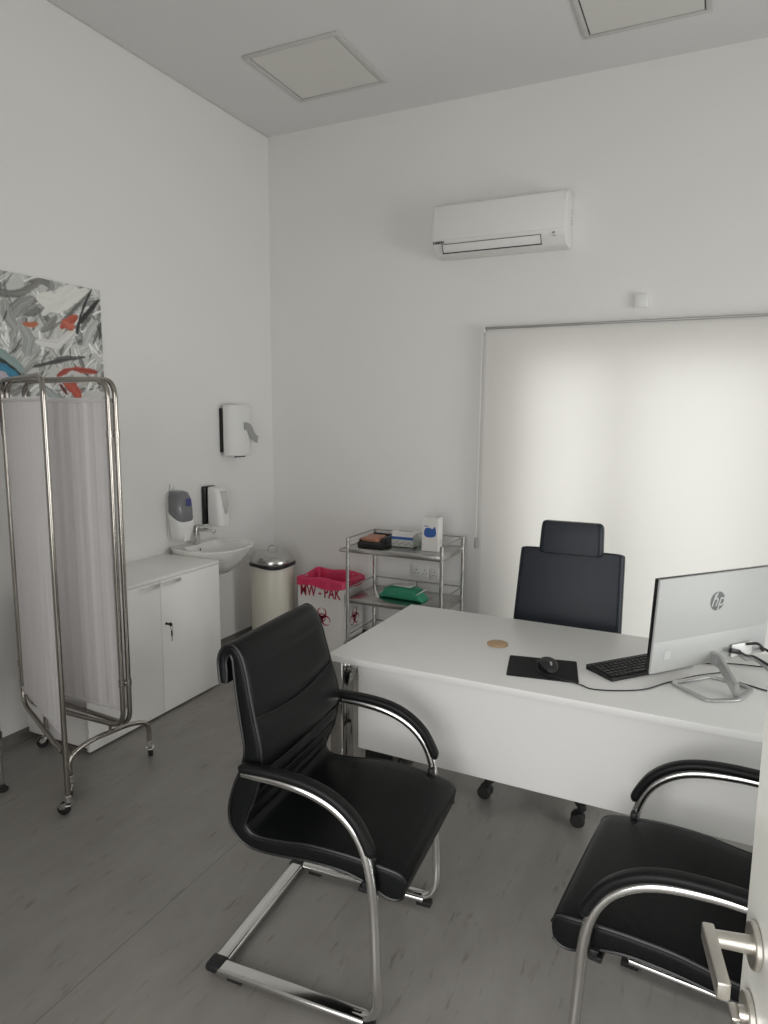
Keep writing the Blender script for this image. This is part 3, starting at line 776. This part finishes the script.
# liner bag folded over the rim
q = MB(); n = 96; rs = random.Random(3)
base = fillet([(-bx, -by, 0), (bx, -by, 0), (bx, by, 0), (-bx, by, 0)], .02, 5, True)
def ringp(off, z, wav, ph, zw=0.):
    out = []
    m_ = len(base); tot = 0; cum = [0]
    for i in range(m_): tot += (base[(i + 1) % m_] - base[i]).length; cum.append(tot)
    for k in range(n):
        s = tot * k / n
        i = max(j for j in range(m_) if cum[j] <= s); u_ = (s - cum[i]) / (cum[i + 1] - cum[i]); p = base[i].lerp(base[(i + 1) % m_], u_)
        d = V((p.x / bx, p.y / by, 0)); c_ = V((d.x ** 5, d.y ** 5, 0)); c_ = c_.normalized() if c_.length > 0 else d
        w_ = math.sin(k * .55 + ph) * .5 + math.sin(k * 1.3 + 2 * ph) * .3 + math.sin(k * .21 + ph) * .6
        p = p + c_ * (off + wav * w_); out.append((p.x, p.y, z + zw * (math.sin(k * .30 + ph) + .6 * math.sin(k * .13 + 1.7 * ph))))
    return out
q.loft([ringp(-.040, .12, .006, 1), ringp(-.026, .30, .006, 2), ringp(-.022, .43, .006, 2.4), ringp(-.010, .505, .004, 2.7, .004), ringp(.004, .522, .003, 3, .006), ringp(.014, .515, .004, 3.3, .006),
        ringp(.020, .500, .004, 3.9, .005), ringp(.020, .482, .005, 4.3, .006), ringp(.026, .464, .005, 4.8, .008), ringp(.014, .468, .004, 5.1, .008)], caps=False)
q.build('liner_bag', BAG, mw, 60)

# ------------------------------------------------------------------ steel trolley
TX0, TX1, TY0, TY1 = .915, 1.565, -.492, -.10
tr = thing('trolley', 'stainless steel medical trolley with railed shelves against the back wall', 'trolley', (TX0, TY0, 0))
tw_, td_ = TX1 - TX0, TY1 - TY0
for x in (0, tw_):
    for y in (0, td_):
        q = MB(); q.cyl((x, y, .455), .0115, .75, 'Z', 16, .003); po = q.build('post', STEEL, tr)
for z in (.765, .43, .115):
    q = MB(); q.b2((-.004, -.004, z - .032), (tw_ + .004, td_ + .004, z), .003, 2)
    sh = q.build('shelf', STEEL, tr)
    q = MB(); zr = z + .062
    q.tube([(0, 0, zr), (0, td_, zr)], .0048, 10); q.tube([(tw_, 0, zr), (tw_, td_, zr)], .0048, 10); q.tube([(0, td_, zr), (tw_, td_, zr)], .0048, 10)
    q.tube([(tw_ / 2, td_, z - .002), (tw_ / 2, td_, zr)], .004, 8)
    q.build('guard_rail', STEEL, sh)
q = MB(); q.tube(fillet([(0, .02, .735), (-.085, .02, .735), (-.085, td_ - .02, .735), (0, td_ - .02, .735)], .05, 8), .008, 12); q.build('push_handle', STEEL, tr)
for x in (0, tw_):
    for y in (0, td_): caster(tr, x, y, R(200), .095, .030, hm=STEEL)

# things on the trolley
tz = .7655
t = thing('tray', 'black open tray holding orange brown packets on the trolley top', 'tray', (1.045, -.335, tz), R(0))
q = MB(); q.b2((-.085, -.11, 0), (.085, .11, .035), .005, 3); q.build('base', BLACK, t)
q = MB(); q.b2((-.085, -.085, .034), (-.066, .11, .05), .003, 2); q.b2((.066, -.06, .034), (.085, .11, .06), .003, 2); q.b2((-.07, .09, .034), (.07, .11, .065), .003, 2); q.build('rim', BLACK, t)
q = MB(); q.box((-.012, -.01, .048), (.12, .13, .022), .006, 2, Matrix.Rotation(R(5), 3, 'X')); q.build('packet', ORANGE, t)
q = MB(); q.box((-.03, -.06, .052), (.10, .05, .014), .004, 2, Matrix.Rotation(R(-4), 3, 'Y')); q.build('packet', ORANGE, t)
t = thing('supply_box', 'white printed supply box inside the clear organiser', 'box', (1.228, -.285, tz + .0035), R(2))
q = MB(); q.b2((-.075, -.045, 0), (.075, .045, .078), .002, 1); q.build('carton', BOXC, t)
q = MB(); q.b2((-.076, -.0462, .048), (.076, -.0452, .066)); q.b2((.0, -.0464, .050), (.072, -.0454, .064)); q.build('blue_band', BLUEP, t)
q = MB()
for i in range(10): q.b2((-.068 + i * .014, -.0462, .012 + (i % 3) * .006), (-.060 + i * .014, -.0452, .020 + (i % 3) * .006))
q.build('print', ORANGE, t)
t = thing('supply_box', 'flat grey white box lying on top of the printed supply box', 'box', (1.235, -.28, tz + .0820), R(-1))
q = MB(); q.b2((-.085, -.045, 0), (.085, .045, .018), .002, 1); q.build('carton', BOXC, t); q = MB(); q.b2((-.05, -.02, .018), (.05, .02, .0186)); q.build('label_sticker', GREYP, t)
t = thing('acrylic_organiser', 'clear plastic organiser on the trolley beside the tall blue marked box', 'organiser', (1.257, -.295, tz))
q = MB(); w_, d_, h_ = .115, .085, .062
q.b2((-w_, -d_, 0), (w_, d_, .003)); q.b2((-w_, -d_, .003), (w_, -d_ + .003, h_)); q.b2((-w_, d_ - .003, .003), (w_, d_, h_)); q.b2((-w_, -d_ + .003, .003), (-w_ + .003, d_ - .003, h_)); q.b2((w_ - .003, -d_ + .003, .003), (w_, d_ - .003, h_ + .01))
q.b2((.078, -d_ + .003, .003), (.081, d_ - .003, h_))
q.build('tray', ACRYL, t)
t = thing('carton', 'tall white box with a blue blob print at the right of the trolley top', 'box', (1.438, -.335, tz), R(-2))
q = MB(); q.b2((-.056, -.036, 0), (.056, .036, .215), .002, 1); q.build('box_body', BOXC, t)
q = MB(); bl_ = [(-.040, .108), (-.034, .086), (-.012, .078), (.014, .080), (.036, .088), (.042, .112), (.034, .148), (.018, .134), (-.002, .139), (-.028, .136)]
q.poly([(p.x, p.y) for p in catmull([(a, b + .012, 0) for a, b in bl_], 5, True)], 0, .0008, lambda a, b, z: (a, -.0362 - z, b)); q.build('blue_print', BLUEP, t)
q = MB(); q.b2((-.040, -.0370, .158), (-.010, -.0362, .163)); q.build('small_print', BLUEP, t)
t = thing('wipes_packet', 'green packet of wipes lying on the middle shelf of the trolley', 'packet', (1.248, -.340, .4305), R(-4))
def wr(x, sy, sz): return [(x, a * sy, .042 * sz + b * sz) for a, b in rrect(.115, .082, .026, 5)]
q = MB(); q.loft([wr(-.155, .95, .25), wr(-.135, .98, .4), wr(-.118, .98, .85), wr(-.08, 1, 1), wr(.0, 1.02, 1.03), wr(.08, 1, 1), wr(.118, .98, .85), wr(.135, .98, .4), wr(.155, .95, .2)])
q.build('wrapper', GREEN, t, 60)
q = MB(); q.box((.0, 0, .0875), (.13, .06, .006), .003, 2); q.build('lid', PLAST, t)
q = MB(); q.box((.135, -.01, .062), (.045, .09, .004), .0015, 2, Matrix.Rotation(R(-38), 3, 'Y')); q.build('flap', PLAST, t)

# ------------------------------------------------------------------ desk
DL, DD = 1.62, .752
dk = thing('desk', 'white rectangular desk with a front panel and chrome legs', 'desk', (1.7895, -1.4663, 0), -.0115)
q = MB(); q.b2((-.004, -DD, .720), (DL, 0, .745), .0015, 2); q.build('desktop', DESK_LAM, dk)
q = MB(); q.b2((.098, -DD + .064, .382), (DL - .098, -DD + .046, .7195 - .012), .001, 1); q.build('modesty_panel', DESK_LAM, dk)
for x0 in (.0, DL - .055):
    for y0 in (-.10, -DD + .008):
        q = MB(); q.b2((x0, y0, .006), (x0 + .052, y0 + .088, .7195), .003, 2); lg = q.build('leg', DCHROME, dk)
        q = MB(); q.cyl((x0 + .026, y0 + .044, .004), .018, .008, 'Z', 20); q.build('foot', RUBBER, lg)
    q = MB(); q.b2((x0 + .006, -DD + .096, .675), (x0 + .046, -.10, .7195), .003, 2); q.build('side_rail', CHROME, dk)
for x0, s in ((.052, 1), (DL - .055, -1)):
    q = MB(); q.box((x0 + s * .024, -DD + .055, .690), (.046, .03, .040), .003, 2); q.build('bracket', CHROME, dk)
q = MB(); q.b2((.055, -.40, .685), (DL - .055, -.36, .7195), .002, 1); q.build('cross_rail', CHROME, dk)

pc = thing('computer_tower', 'dark box partly hidden behind the front panel of the desk', 'computer', (1.70, -1.60, 0))
q = MB(); q.b2((-.075, -.02, .01), (.075, .36, .39), .004, 2); q.build('case', DARKGREY, pc)
q = MB(); q.b2((-.070, -.026, .02), (.070, -.0205, .38), .003, 2); q.build('front_cover', BLACK, pc)
q = MB(); q.b2((-.07, .0, 0), (-.05, .34, .01)); q.build('foot', RUBBER, pc); q = MB(); q.b2((.05, .0, 0), (.07, .34, .01)); q.build('foot', RUBBER, pc)

dz = .7455
mp = [V((2.383, -1.935, 0)), V((2.615, -1.892, 0)), V((2.657, -2.090, 0)), V((2.422, -2.127, 0))]
q = MB(); c_ = sum(mp, V()) / 4; q.poly([(p.x - c_.x, p.y - c_.y) for p in fillet(mp, .008, 4, True)], 0, .003)
o = q.build('mouse_pad', MOUSEMAT); o.location = (c_.x, c_.y, dz); tag(o, 'black rectangular mouse pad on the desk', 'mouse pad')
ms = thing('mouse', 'dark computer mouse sitting on the black mouse pad', 'mouse', (2.538, -2.005, dz + .0032), R(118))
q = MB(); rings = []
for k in range(15):
    t_ = k / 14; x = -.052 + .104 * t_; s_ = math.sin(PI * min(1, max(.0, .04 + .92 * t_))) ** .45; hgt = .036 * (math.sin(PI * (.06 + .80 * t_)) ** .7)
    rings.append([(x, a * .031 * s_, max(0.0, b) * hgt) for a, b in [(math.cos(2 * PI * j / 24), .5 + .5 * math.sin(2 * PI * j / 24)) for j in range(24)]])
q.loft(rings); mbody = q.build('body', KEYCAP, ms, 60)
q = MB(); q.lathe([(.003, -.003), (.008, -.003), (.008, .003), (.003, .003)], (-.028, 0, .026), 'Y', 16); q.build('scroll_wheel', GREYP, ms)
def desk_cable(name, label, pts, r=.0022, m=BLACK):
    q = MB(); q.tube(catmull(pts, 8), r, 8); return tag(q.build(name, m), label, 'cable')
zc = dz + .0024
desk_cable('mouse_cable', 'thin black mouse cable curving across the desk to the monitor', [(2.49, -1.955 - .004, zc + .006), (2.52, -2.06, zc + .004), (2.60, -2.094, zc + .0045), (2.664, -2.103, zc), (2.706, -2.123, zc), (2.784, -2.097, zc), (2.859, -2.046, zc), (2.921, -1.952, zc), (3.00, -1.85, zc), (3.05, -1.80, zc), (3.082, -1.772, zc)])
desk_cable('keyboard_cable', 'black keyboard cable lying behind the monitor stand', [(2.955, -1.66, zc + .004), (2.985, -1.68, zc), (3.031, -1.70, zc), (3.12, -1.66, zc), (3.25, -1.64, zc), (3.36, -1.60, zc)])
desk_cable('power_cable', 'short black cable running right from the monitor stand', [(3.134, -1.845, zc), (3.17, -1.862, zc), (3.217, -1.882, zc), (3.33, -1.90, zc), (3.395, -1.88, zc)], .0026)
q = MB(); q.lathe([(.038, 0), (.040, .001), (.040, .005), (.038, .006)], seg=36); o = q.build('coaster', WOOD); o.location = (2.306, -1.833, dz); tag(o, 'round pale wooden coaster on the desk', 'coaster')

# keyboard
ka = math.atan2(.160, .136) ; kb_o = V((2.656, -1.943, dz))
kb = thing('keyboard', 'black keyboard beside the mouse pad, partly behind the monitor', 'keyboard', tuple(kb_o), R(50))
kd = .128; kl = .37
q = MB(); q.loft([[(x, -kd, 0), (x, 0, 0), (x, 0, .017), (x, -kd, .009)] for x in (0, kl)]); q.build('case', BLACK, kb)
q = MB()
rows = 6
for r_ in range(rows):
    y = -.012 - r_ * (kd - .022) / rows - .009; zt = .017 - (.008) * (-y / kd)
    x = .008
    while x < kl - .012:
        w_ = .0165 if not (r_ == 5 and .10 < x < .2) else .12
        if r_ in (2, 3, 4) and x < .02: w_ = .030
        if r_ in (2, 3, 4) and .26 < x < .28: w_ = .036
        if x + w_ > kl - .006: break
        q = MB(); q.box((0, 0, 0), (w_, .0150, .006), .0015, 1); ko = q.build('key', KEYCAP, kb); ko.location = (x + w_ / 2, y, zt + .0025); x += w_ + .0034

# monitor
th, ph = .872, .054; mc = V((3.044, -1.84, .955)); mwid, mh = .54, .32
e_ = V((math.cos(th), math.sin(th), 0)); nb = V((math.sin(th), -math.cos(th), 0)); upm = V((0, 0, 1)) * math.cos(ph) + nb * math.sin(ph); nbt = e_.cross(upm)
if nbt.dot(nb) < 0: nbt = -nbt
mon = thing('monitor', 'white backed flat monitor seen from behind with round hp logo', 'monitor', (mc.x, mc.y, dz))
MM = basis((0, 0, mc.z - dz), e_, upm, nbt)       # x right, y up, z toward camera (back)
q = MB(); q.M = MM; q.box((0, 0, -.0075), (mwid, mh, .012), .002, 2); q.build('screen', BLACKG, mon)
q = MB(); q.M = MM; q.box((0, .001, .002), (mwid - .005, mh - .004, .009), .003, 2)
q.loft([[(x, y, z) for x, y in ((-mwid / 2 + a, -mh / 2 + b), (mwid / 2 - a, -mh / 2 + b), (mwid / 2 - a, -mh / 2 + c), (-mwid / 2 + a, -mh / 2 + c))] for z, a, b, c in ((.006, .006, .006, .110), (.0095, .014, .012, .100))])
q.build('back_cover', MONW, mon)
q = MB(); q.M = MM @ Matrix.Translation((0, .062, .0068)); q.lathe([(.0325, -.0004), (.0325, .0006)], seg=48); lg = q.build('logo_disc', LOGOG, mon)
text_mesh('logo_lettering', 'hp', .062, MM @ Matrix.Translation((0, .064, .0082)), MONW, lg, bold=.0005, shear=.3, depth=.0003)
q = MB(); q.M = MM @ Matrix.Translation((0, .062, .0080))
q.add([(-.006, .034, 0), (.001, .034, 0), (-.008, .008, 0), (-.014, .008, 0)], [(0, 1, 2, 3)]); q.add([(-.001, -.034, 0), (.006, -.034, 0), (.012, -.006, 0), (.005, -.006, 0)], [(0, 1, 2, 3)])
q.build('logo_strokes', MONW, lg, 0)
q = MB(); q.M = MM; q.box((-.205, -.098, .0105), (.028, .030, .001), .0004, 1); q.build('sticker', mat('pale_sticker', (.50, .51, .50), .5, var=.05), mon)
q = MB(); q.M = MM; q.box((.135, -.122, .017), (.10, .045, .006), .003, 2); q.build('port_panel', PLAST, mon)
# stand: flat bar loop and leaning arm
hexp = [(2.933, -1.953), (3.043, -2.058), (3.127, -2.010), (3.168, -1.893), (3.140, -1.868), (3.050, -1.831)]
q = MB(); base_l = fillet([V((x - mc.x, y - mc.y, .004)) for x, y in hexp], .022, 5, True); q.sweep(base_l, rrect(.018, .008, .003, 3), closed=True); q.build('stand_base', SILVER, mon)
q = MB(); a0 = V((3.122 - mc.x, -1.996 - mc.y, .0255)); a1 = MM @ V((.012, -mh / 2 + .020, .034)); a2 = MM @ V((.008, -mh / 2 + .022, .008))
q.sweep(fillet([a0, a1, a2], .02, 6), rrect(.052, .013, .005, 4), up=(.3, -1, 0)); q.build('stand_arm', SILVER, mon)
# plugs and cables at the back
def mpt(x, y, z): p = MM @ V((x, y, z)); return V((p.x + mc.x, p.y + mc.y, p.z + dz))
q = MB(); q.M = Matrix.Translation((mc.x, mc.y, dz)) @ MM; q.box((.085, -.118, .030), (.05, .016, .014), .004, 2, Matrix.Rotation(R(-15), 3, 'Z')); q.M = Matrix()
q.tube(catmull([mpt(.105, -.122, .03), mpt(.13, -.135, .045), mpt(.16, -.142, .06), V((3.30, -1.80, dz + .02)), V((3.37, -1.78, dz + .0055))], 8), .004, 10)
q.build('video_cable', BLACK, mon).location = (-mc.x, -mc.y, -dz)
q = MB(); q.tube(catmull([mpt(.12, -.138, .0240), mpt(.135, -.150, .04), mpt(.17, -.155, .06), V((3.29, -1.865, dz + .012)), V((3.38, -1.845, dz + .0075))], 8), .0065, 12)
q.build('power_lead', GREYP, mon, label='thick grey cable').location = (-mc.x, -mc.y, -dz)
q = MB(); q.tube(catmull([mpt(.150, -.105, .020), mpt(.175, -.098, .045), mpt(.20, -.12, .05), mpt(.225, -.135, .03), mpt(.255, -.14, .02), V((3.36, -1.70, dz + .006))], 8), .0048, 10)
q.build('signal_cable', BLACK, mon).location = (-mc.x, -mc.y, -dz)
pn = thing('pen_holder', 'dark blue black holder just right of the monitor, at the photo edge', 'holder', (3.325, -1.61, dz))
q = MB(); q.lathe([(.034, 0), (.036, .002), (.038, .085), (.035, .085), (.033, .006), (.002, .005)], seg=28); q.build('cup', mat('navy_plastic', (.015, .02, .05), .4, var=.2, vscale=30), pn)
for dx, dy, m_ in ((-.012, .004, GREEN), (.01, -.008, BLACK), (.012, .012, BLUEL)):
    q = MB(); q.tube([(dx * .4, dy * .4, .008), (dx * 1.6, dy * 1.6, .13)], .0042, 8); q.build('pen', m_, pn)

# ------------------------------------------------------------------ visitor chairs
CL = [(-.203, .885, .028), (-.206, .915, .032), (-.209, .945, .032), (-.201, .969, .032), (-.181, .979, .034), (-.162, .960, .038), (-.150, .915, .046), (-.139, .86, .050), (-.122, .785, .054), (-.106, .71, .058),
      (-.110, .655, .066), (-.131, .590, .076), (-.152, .53, .068), (-.154, .488, .056), (-.128, .456, .050), (-.085, .446, .048), (-.02, .449, .048), (.07, .458, .052), (.16, .457, .053), (.225, .447, .062), (.270, .434, .076), (.300, .424, .084), (.322, .419, .074), (.335, .417, .046)]
def shell_section(w, t, e=None):
    """superellipse-like pad section with pillowed face; a across, b through"""
    pts = []; r = min(t * .46, .022)
    return rrect(w, t, r, 5)
def visitor_chair(label, loc, rz):
    ch = thing('visitor_chair', label, 'chair', loc, rz, 'black cantilever visitor chairs')
    P = catmull([(x, 0, z) for x, z, t in CL], 7); Tt = catmull([(t, 0, 0) for x, z, t in CL], 7); Tt = [p.x for p in Tt]
    n = len(P); W0 = .50
    # widths: slightly narrower at the top of the back
    def width(i):
        z = P[i].z; x = P[i].x
        if i < 95 and z > .6: return W0 - .05 * max(0, (z - .6) / .38) ** 1.2
        if x > .1: return W0 - .02 * ((x - .1) / .22) ** 2
        return W0
    seams = [min((i for i in range(n) if P[i].x < -.05 and i > 35), key=lambda i: abs(P[i].z - zz)) for zz in (.795, .655, .600, .545)]
    rings = []; edges = {(-1, 1): [], (-1, -1): [], (1, 1): [], (1, -1): []}
    for i in range(n):
        t = (P[min(i + 1, n - 1)] - P[max(i - 1, 0)]).normalized(); N = V((-t.z, 0, t.x))   # normal: toward the sitter?
        if i == 0: Nref = N
        w = width(i); th_ = Tt[i]
        sec = rrect(w, th_, min(th_ * .46, .016), 4)
        sec = sec[:5] + [(w / 2 - .016 - (w - .032) * k / 12, th_ / 2) for k in range(1, 12)] + sec[5:]
        pil = .010 if 40 < i else .004
        ring = []
        for a, b in sec:
            bb = b
            dip = sum(.015 * math.exp(-((i - s - (2.2 if s == seams[0] else 1.0) * (1 - (2 * a / w) ** 2)) / 1.8) ** 2) for s in seams)
            if b > 0: bb = b + pil * (1 - (2 * a / w) ** 4) * .6 - dip * (1 - (2 * a / w) ** 8)
            ring.append(P[i] + V((0, a, 0)) + N * bb)
        rings.append(ring)
        for s in (-1, 1):
            for f_ in (-1, 1):
                edges[(s, f_)].append(P[i] + V((0, s * (w / 2 - .004), 0)) + N * f_ * (th_ / 2 - .003))
    cut = 96
    q = MB(); q.loft(rings[:cut + 1]); q.cur = 1
    for s_ in seams:
        ln = []
        for k in range(21):
            a = -1 + k / 10; fi = s_ + (2.2 if s_ == seams[0] else 1.0) * (1 - a * a); i0 = int(fi); t0 = fi - i0
            def fp(i):
                t = (P[i + 1] - P[i - 1]).normalized(); return P[i] + V((0, a * (width(i) / 2 - .006), 0)) + V((-t.z, 0, t.x)) * (Tt[i] / 2 - .0015 + .006 * (1 - a ** 4) - .009 * (1 - a ** 8))
            ln.append(fp(i0).lerp(fp(i0 + 1), t0))
        q.tube(ln, .0022, 6)
    bk = q.build('backrest', [LEATHER, PIPING], ch, 60)
    q = MB(); q.loft(rings[cut:]); se = q.build('seat', LEATHER, ch, 60)
    for o_, a, b in ((bk, 0, cut + 1), (se, cut, n)):
        for k in edges: q = MB(); q.tube(edges[k][a:b], .0042, 6); q.build('piping', PIPING, o_)
    # chrome cantilever frame
    q = MB()
    for s in (-1, 1):
        yy = .270 * s; yb = .250 * s
        pts = catmull([(-.120, yy - .004 * s, .659), (-.07, yy, .660), (0, yy, .658), (.085, yy, .646), (.150, yy, .622), (.203, yy, .580), (.236, yy, .525), (.254, yy - .003 * s, .45), (.262, yy - .010 * s, .33), (.270, yb + .014 * s, .17), (.272, yb + .006 * s, .09), (.262, yb + .002 * s, .052), (.235, yb, .030), (.20, yb, .0255)], 6)
        q.tube(pts, .0135, 14, up=(0, 1, 0))
        q.sweep([(.235, yb, .0255), (.20, yb, .0255), (-.225, yb, .0255)], rrect(.046, .022, .009, 4))
    q.sweep([(-.235, -.235, .0255), (-.235, .235, .0255)], rrect(.046, .022, .009, 4))
    q.build('frame', CHROME, ch)
    for s in (-1, 1):
        yy = .270 * s
        pts = catmull([(-.132, yy - .004 * s, .671), (-.09, yy, .677), (0, yy, .678), (.09, yy, .668), (.158, yy, .643), (.212, yy, .600), (.246, yy, .545), (.258, yy, .512)], 8)
        sc = [min(1, .45 + .55 * min(i, len(pts) - 1 - i) / 4) for i in range(len(pts))]
        q = MB(); q.sweep(pts, rrect(.036, .026, .0115, 5), scale=sc); q.build('armrest', PADBLK, ch)
        q = MB(); q.box((.250, yy - .020 * s, .452), (.020, .026, .075), .005, 2); q.box((.240, yy - .030 * s, .415), (.03, .04, .020), .004, 2); q.build('seat_bracket', BLACK, ch)
        q = MB(); q.tube([(-.116, yy + .006 * s, .659), (-.116, .235 * s, .659)], .010, 10); q.build('back_bracket', BLACK, ch)
        q = MB(); q.box((-.238, .246 * s, .026), (.056, .054, .026), .011, 4); q.build('corner_cap', BLACK, ch)
        for x in (-.17, .235):
            q = MB(); q.box((x, .25 * s, .008), (.05, .03, .016), .003, 2); q.build('glide', RUBBER, ch)
    q = MB(); q.b2((.215, -.26, .396), (.245, .26, .410), .003, 1); q.build('seat_support', BLACK, ch)
    return ch
ch1 = visitor_chair('black padded visitor chair facing right, wholly in view left of the desk', (2.02, -2.64, 0), R(4))
ch2 = copy_tree(ch1); ch2.location = (3.095, -2.615, 0); ch2.rotation_euler = (0, 0, R(174.4))
ch2['label'] = 'black padded visitor chair facing left, partly hidden by the open door'

# ------------------------------------------------------------------ executive chair
ex = thing('office_chair', 'high backed black office chair with headrest behind the desk', 'chair', (2.456, -1.405, 0))
def pad_rings(prof, wfun, th_):
    rings = []; n = len(prof)
    for i, p in enumerate(prof):
        t = (prof[min(i + 1, n - 1)] - prof[max(i - 1, 0)]).normalized(); N = V((0, t.z, -t.y))
        w = wfun(i / (n - 1)); tt = th_ * (1 if 0 < i < n - 1 else .5)
        rings.append([p + V((a, 0, 0)) + N * b for a, b in rrect(w, tt, min(tt * .46, .024), 5)])
    return rings
def bw(t):
    w = .492 - .036 * t
    if t > .86: w -= .10 * (1 - math.sqrt(max(0, 1 - ((t - .86) / .14) ** 2)))
    if t < .1: w -= .10 * ((.1 - t) / .1) ** 2
    return w
prof = catmull([(0, .165, .50), (0, .150, .60), (0, .165, .72), (0, .195, .86), (0, .222, .985), (0, .228, 1.015)], 8)
q = MB(); q.loft(pad_rings(prof, bw, .065)); q.build('backrest', BLUELEATHER, ex, 60)
prof = catmull([(0, .200, .998), (0, .204, 1.04), (0, .210, 1.09), (0, .222, 1.145)], 6)
q = MB(); q.loft(pad_rings(prof, lambda t: .285 - .012 * t - .03 * (abs(2 * t - 1)) ** 8, .070)); q.build('headrest', BLUELEATHER, ex, 60)
q = MB(); q.b2((-.03, .225, .92), (.03, .24, 1.08), .005, 2); q.build('headrest_bar', BLACK, ex)
q = MB(); sp = catmull([(0, -.22, .445), (0, -.20, .478), (0, -.10, .49), (0, .05, .485), (0, .17, .48)], 6)
q.loft(pad_rings(sp, lambda t: .50 - .06 * abs(2 * t - 1) ** 6, .08)); q.build('seat', BLUELEATHER, ex, 60)
q = MB(); q.sweep(fillet([(0, .0, .425), (0, .20, .42), (0, .225, .62)], .06, 8), rrect(.07, .012, .005, 3)); q.b2((-.12, -.12, .415), (.12, .12, .437), .004, 2); q.build('mechanism', BLACK, ex)
q = MB(); q.lathe([(.030, .10), (.030, .24), (.022, .245), (.018, .25), (.018, .42)], seg=24); q.build('gas_lift', BLACK, ex)
q = MB(); q.lathe([(.045, .072), (.052, .08), (.050, .125), (.036, .135)], seg=24)
tips = []
for k in range(5):
    a = R(-58.5 + 72 * k); d = V((math.cos(a), math.sin(a), 0)); tips.append((d, a))
    q.sweep([d * .03 + V((0, 0, .105)), d * .20 + V((0, 0, .096)), d * .335 + V((0, 0, .082))], rrect(.045, .028, .010, 4), scale=[1.1, .95, .75])
    q.cyl(tuple(d * .335 + V((0, 0, .078))), .018, .02, 'Z', 20, .003)
q.build('star_base', BLACK, ex)
for d, a in tips:
    p = d * .335; ang = R(188) + .35 * math.sin(3 * a)
    c = MB(); c.M = Matrix.Translation(p) @ Matrix.Rotation(ang, 4, 'Z')
    c.cyl((0, 0, .062), .0055, .034, 'Z', 12); c.box((.008, 0, .036), (.034, .012, .038), .005, 2); cs = c.build('caster', BLACK, ex)
    for s in (-1, 1):
        w_ = MB(); w_.M = c.M; w_.lathe([(.002, -.010), (.0255, -.009), (.029, -.004), (.029, .004), (.0255, .009), (.002, .010)], (.014, s * .0175, .029), 'Y', 28); w_.build('wheel', RUBBER, cs)

# ------------------------------------------------------------------ light
wd = bpy.data.worlds.new('world'); S.world = wd; wd.use_nodes = True
bg = wd.node_tree.nodes['Background']; bg.inputs[0].default_value = (.97, .97, 1.0, 1); bg.inputs[1].default_value = .46
def area(name, loc, rot, sx, sy, power, col=(1, 1, 1), spread=180):
    l = bpy.data.lights.new(name, 'AREA'); l.shape = 'RECTANGLE'; l.size = sx; l.size_y = sy; l.energy = power; l.color = col; l.spread = R(spread)
    o = bpy.data.objects.new(name, l); COL.objects.link(o); o.location = loc; o.rotation_euler = rot; return o
L_BACK, L_SIDE, L_DOOR = 33, 112, 90
area('daylight_back', ((WX0 + WX1) / 2, .42, 1.15), (R(-90), 0, 0), 2.6, 2.3, L_BACK, (1, .985, .97))
area('side_fill', (RX + .5, (SY0 + SY1) / 2, 1.15), (0, R(90), 0), 2.2, 2.6, L_SIDE, (1, .985, .98))  # fill lamp outside the added glazed doors
area('doorway_fill', (2.3, RY - 1.58, 1.5), (R(90), 0, 0), 3.2, 2.4, L_DOOR, (1, .985, .97))  # large fill panel added behind the doorway, not an actual fitting
S.view_settings.view_transform = 'Standard'; S.view_settings.look = 'None'; S.view_settings.gamma = 1.0
S.view_settings.use_curve_mapping = False; S.view_settings.exposure = 0.13
S.cycles.use_denoising = True
S.cycles.max_bounces = 16; S.cycles.diffuse_bounces = 10; S.cycles.transparent_max_bounces = 12
S.cycles.caustics_reflective = False; S.cycles.caustics_refractive = False
S.cycles.sample_clamp_indirect = 6
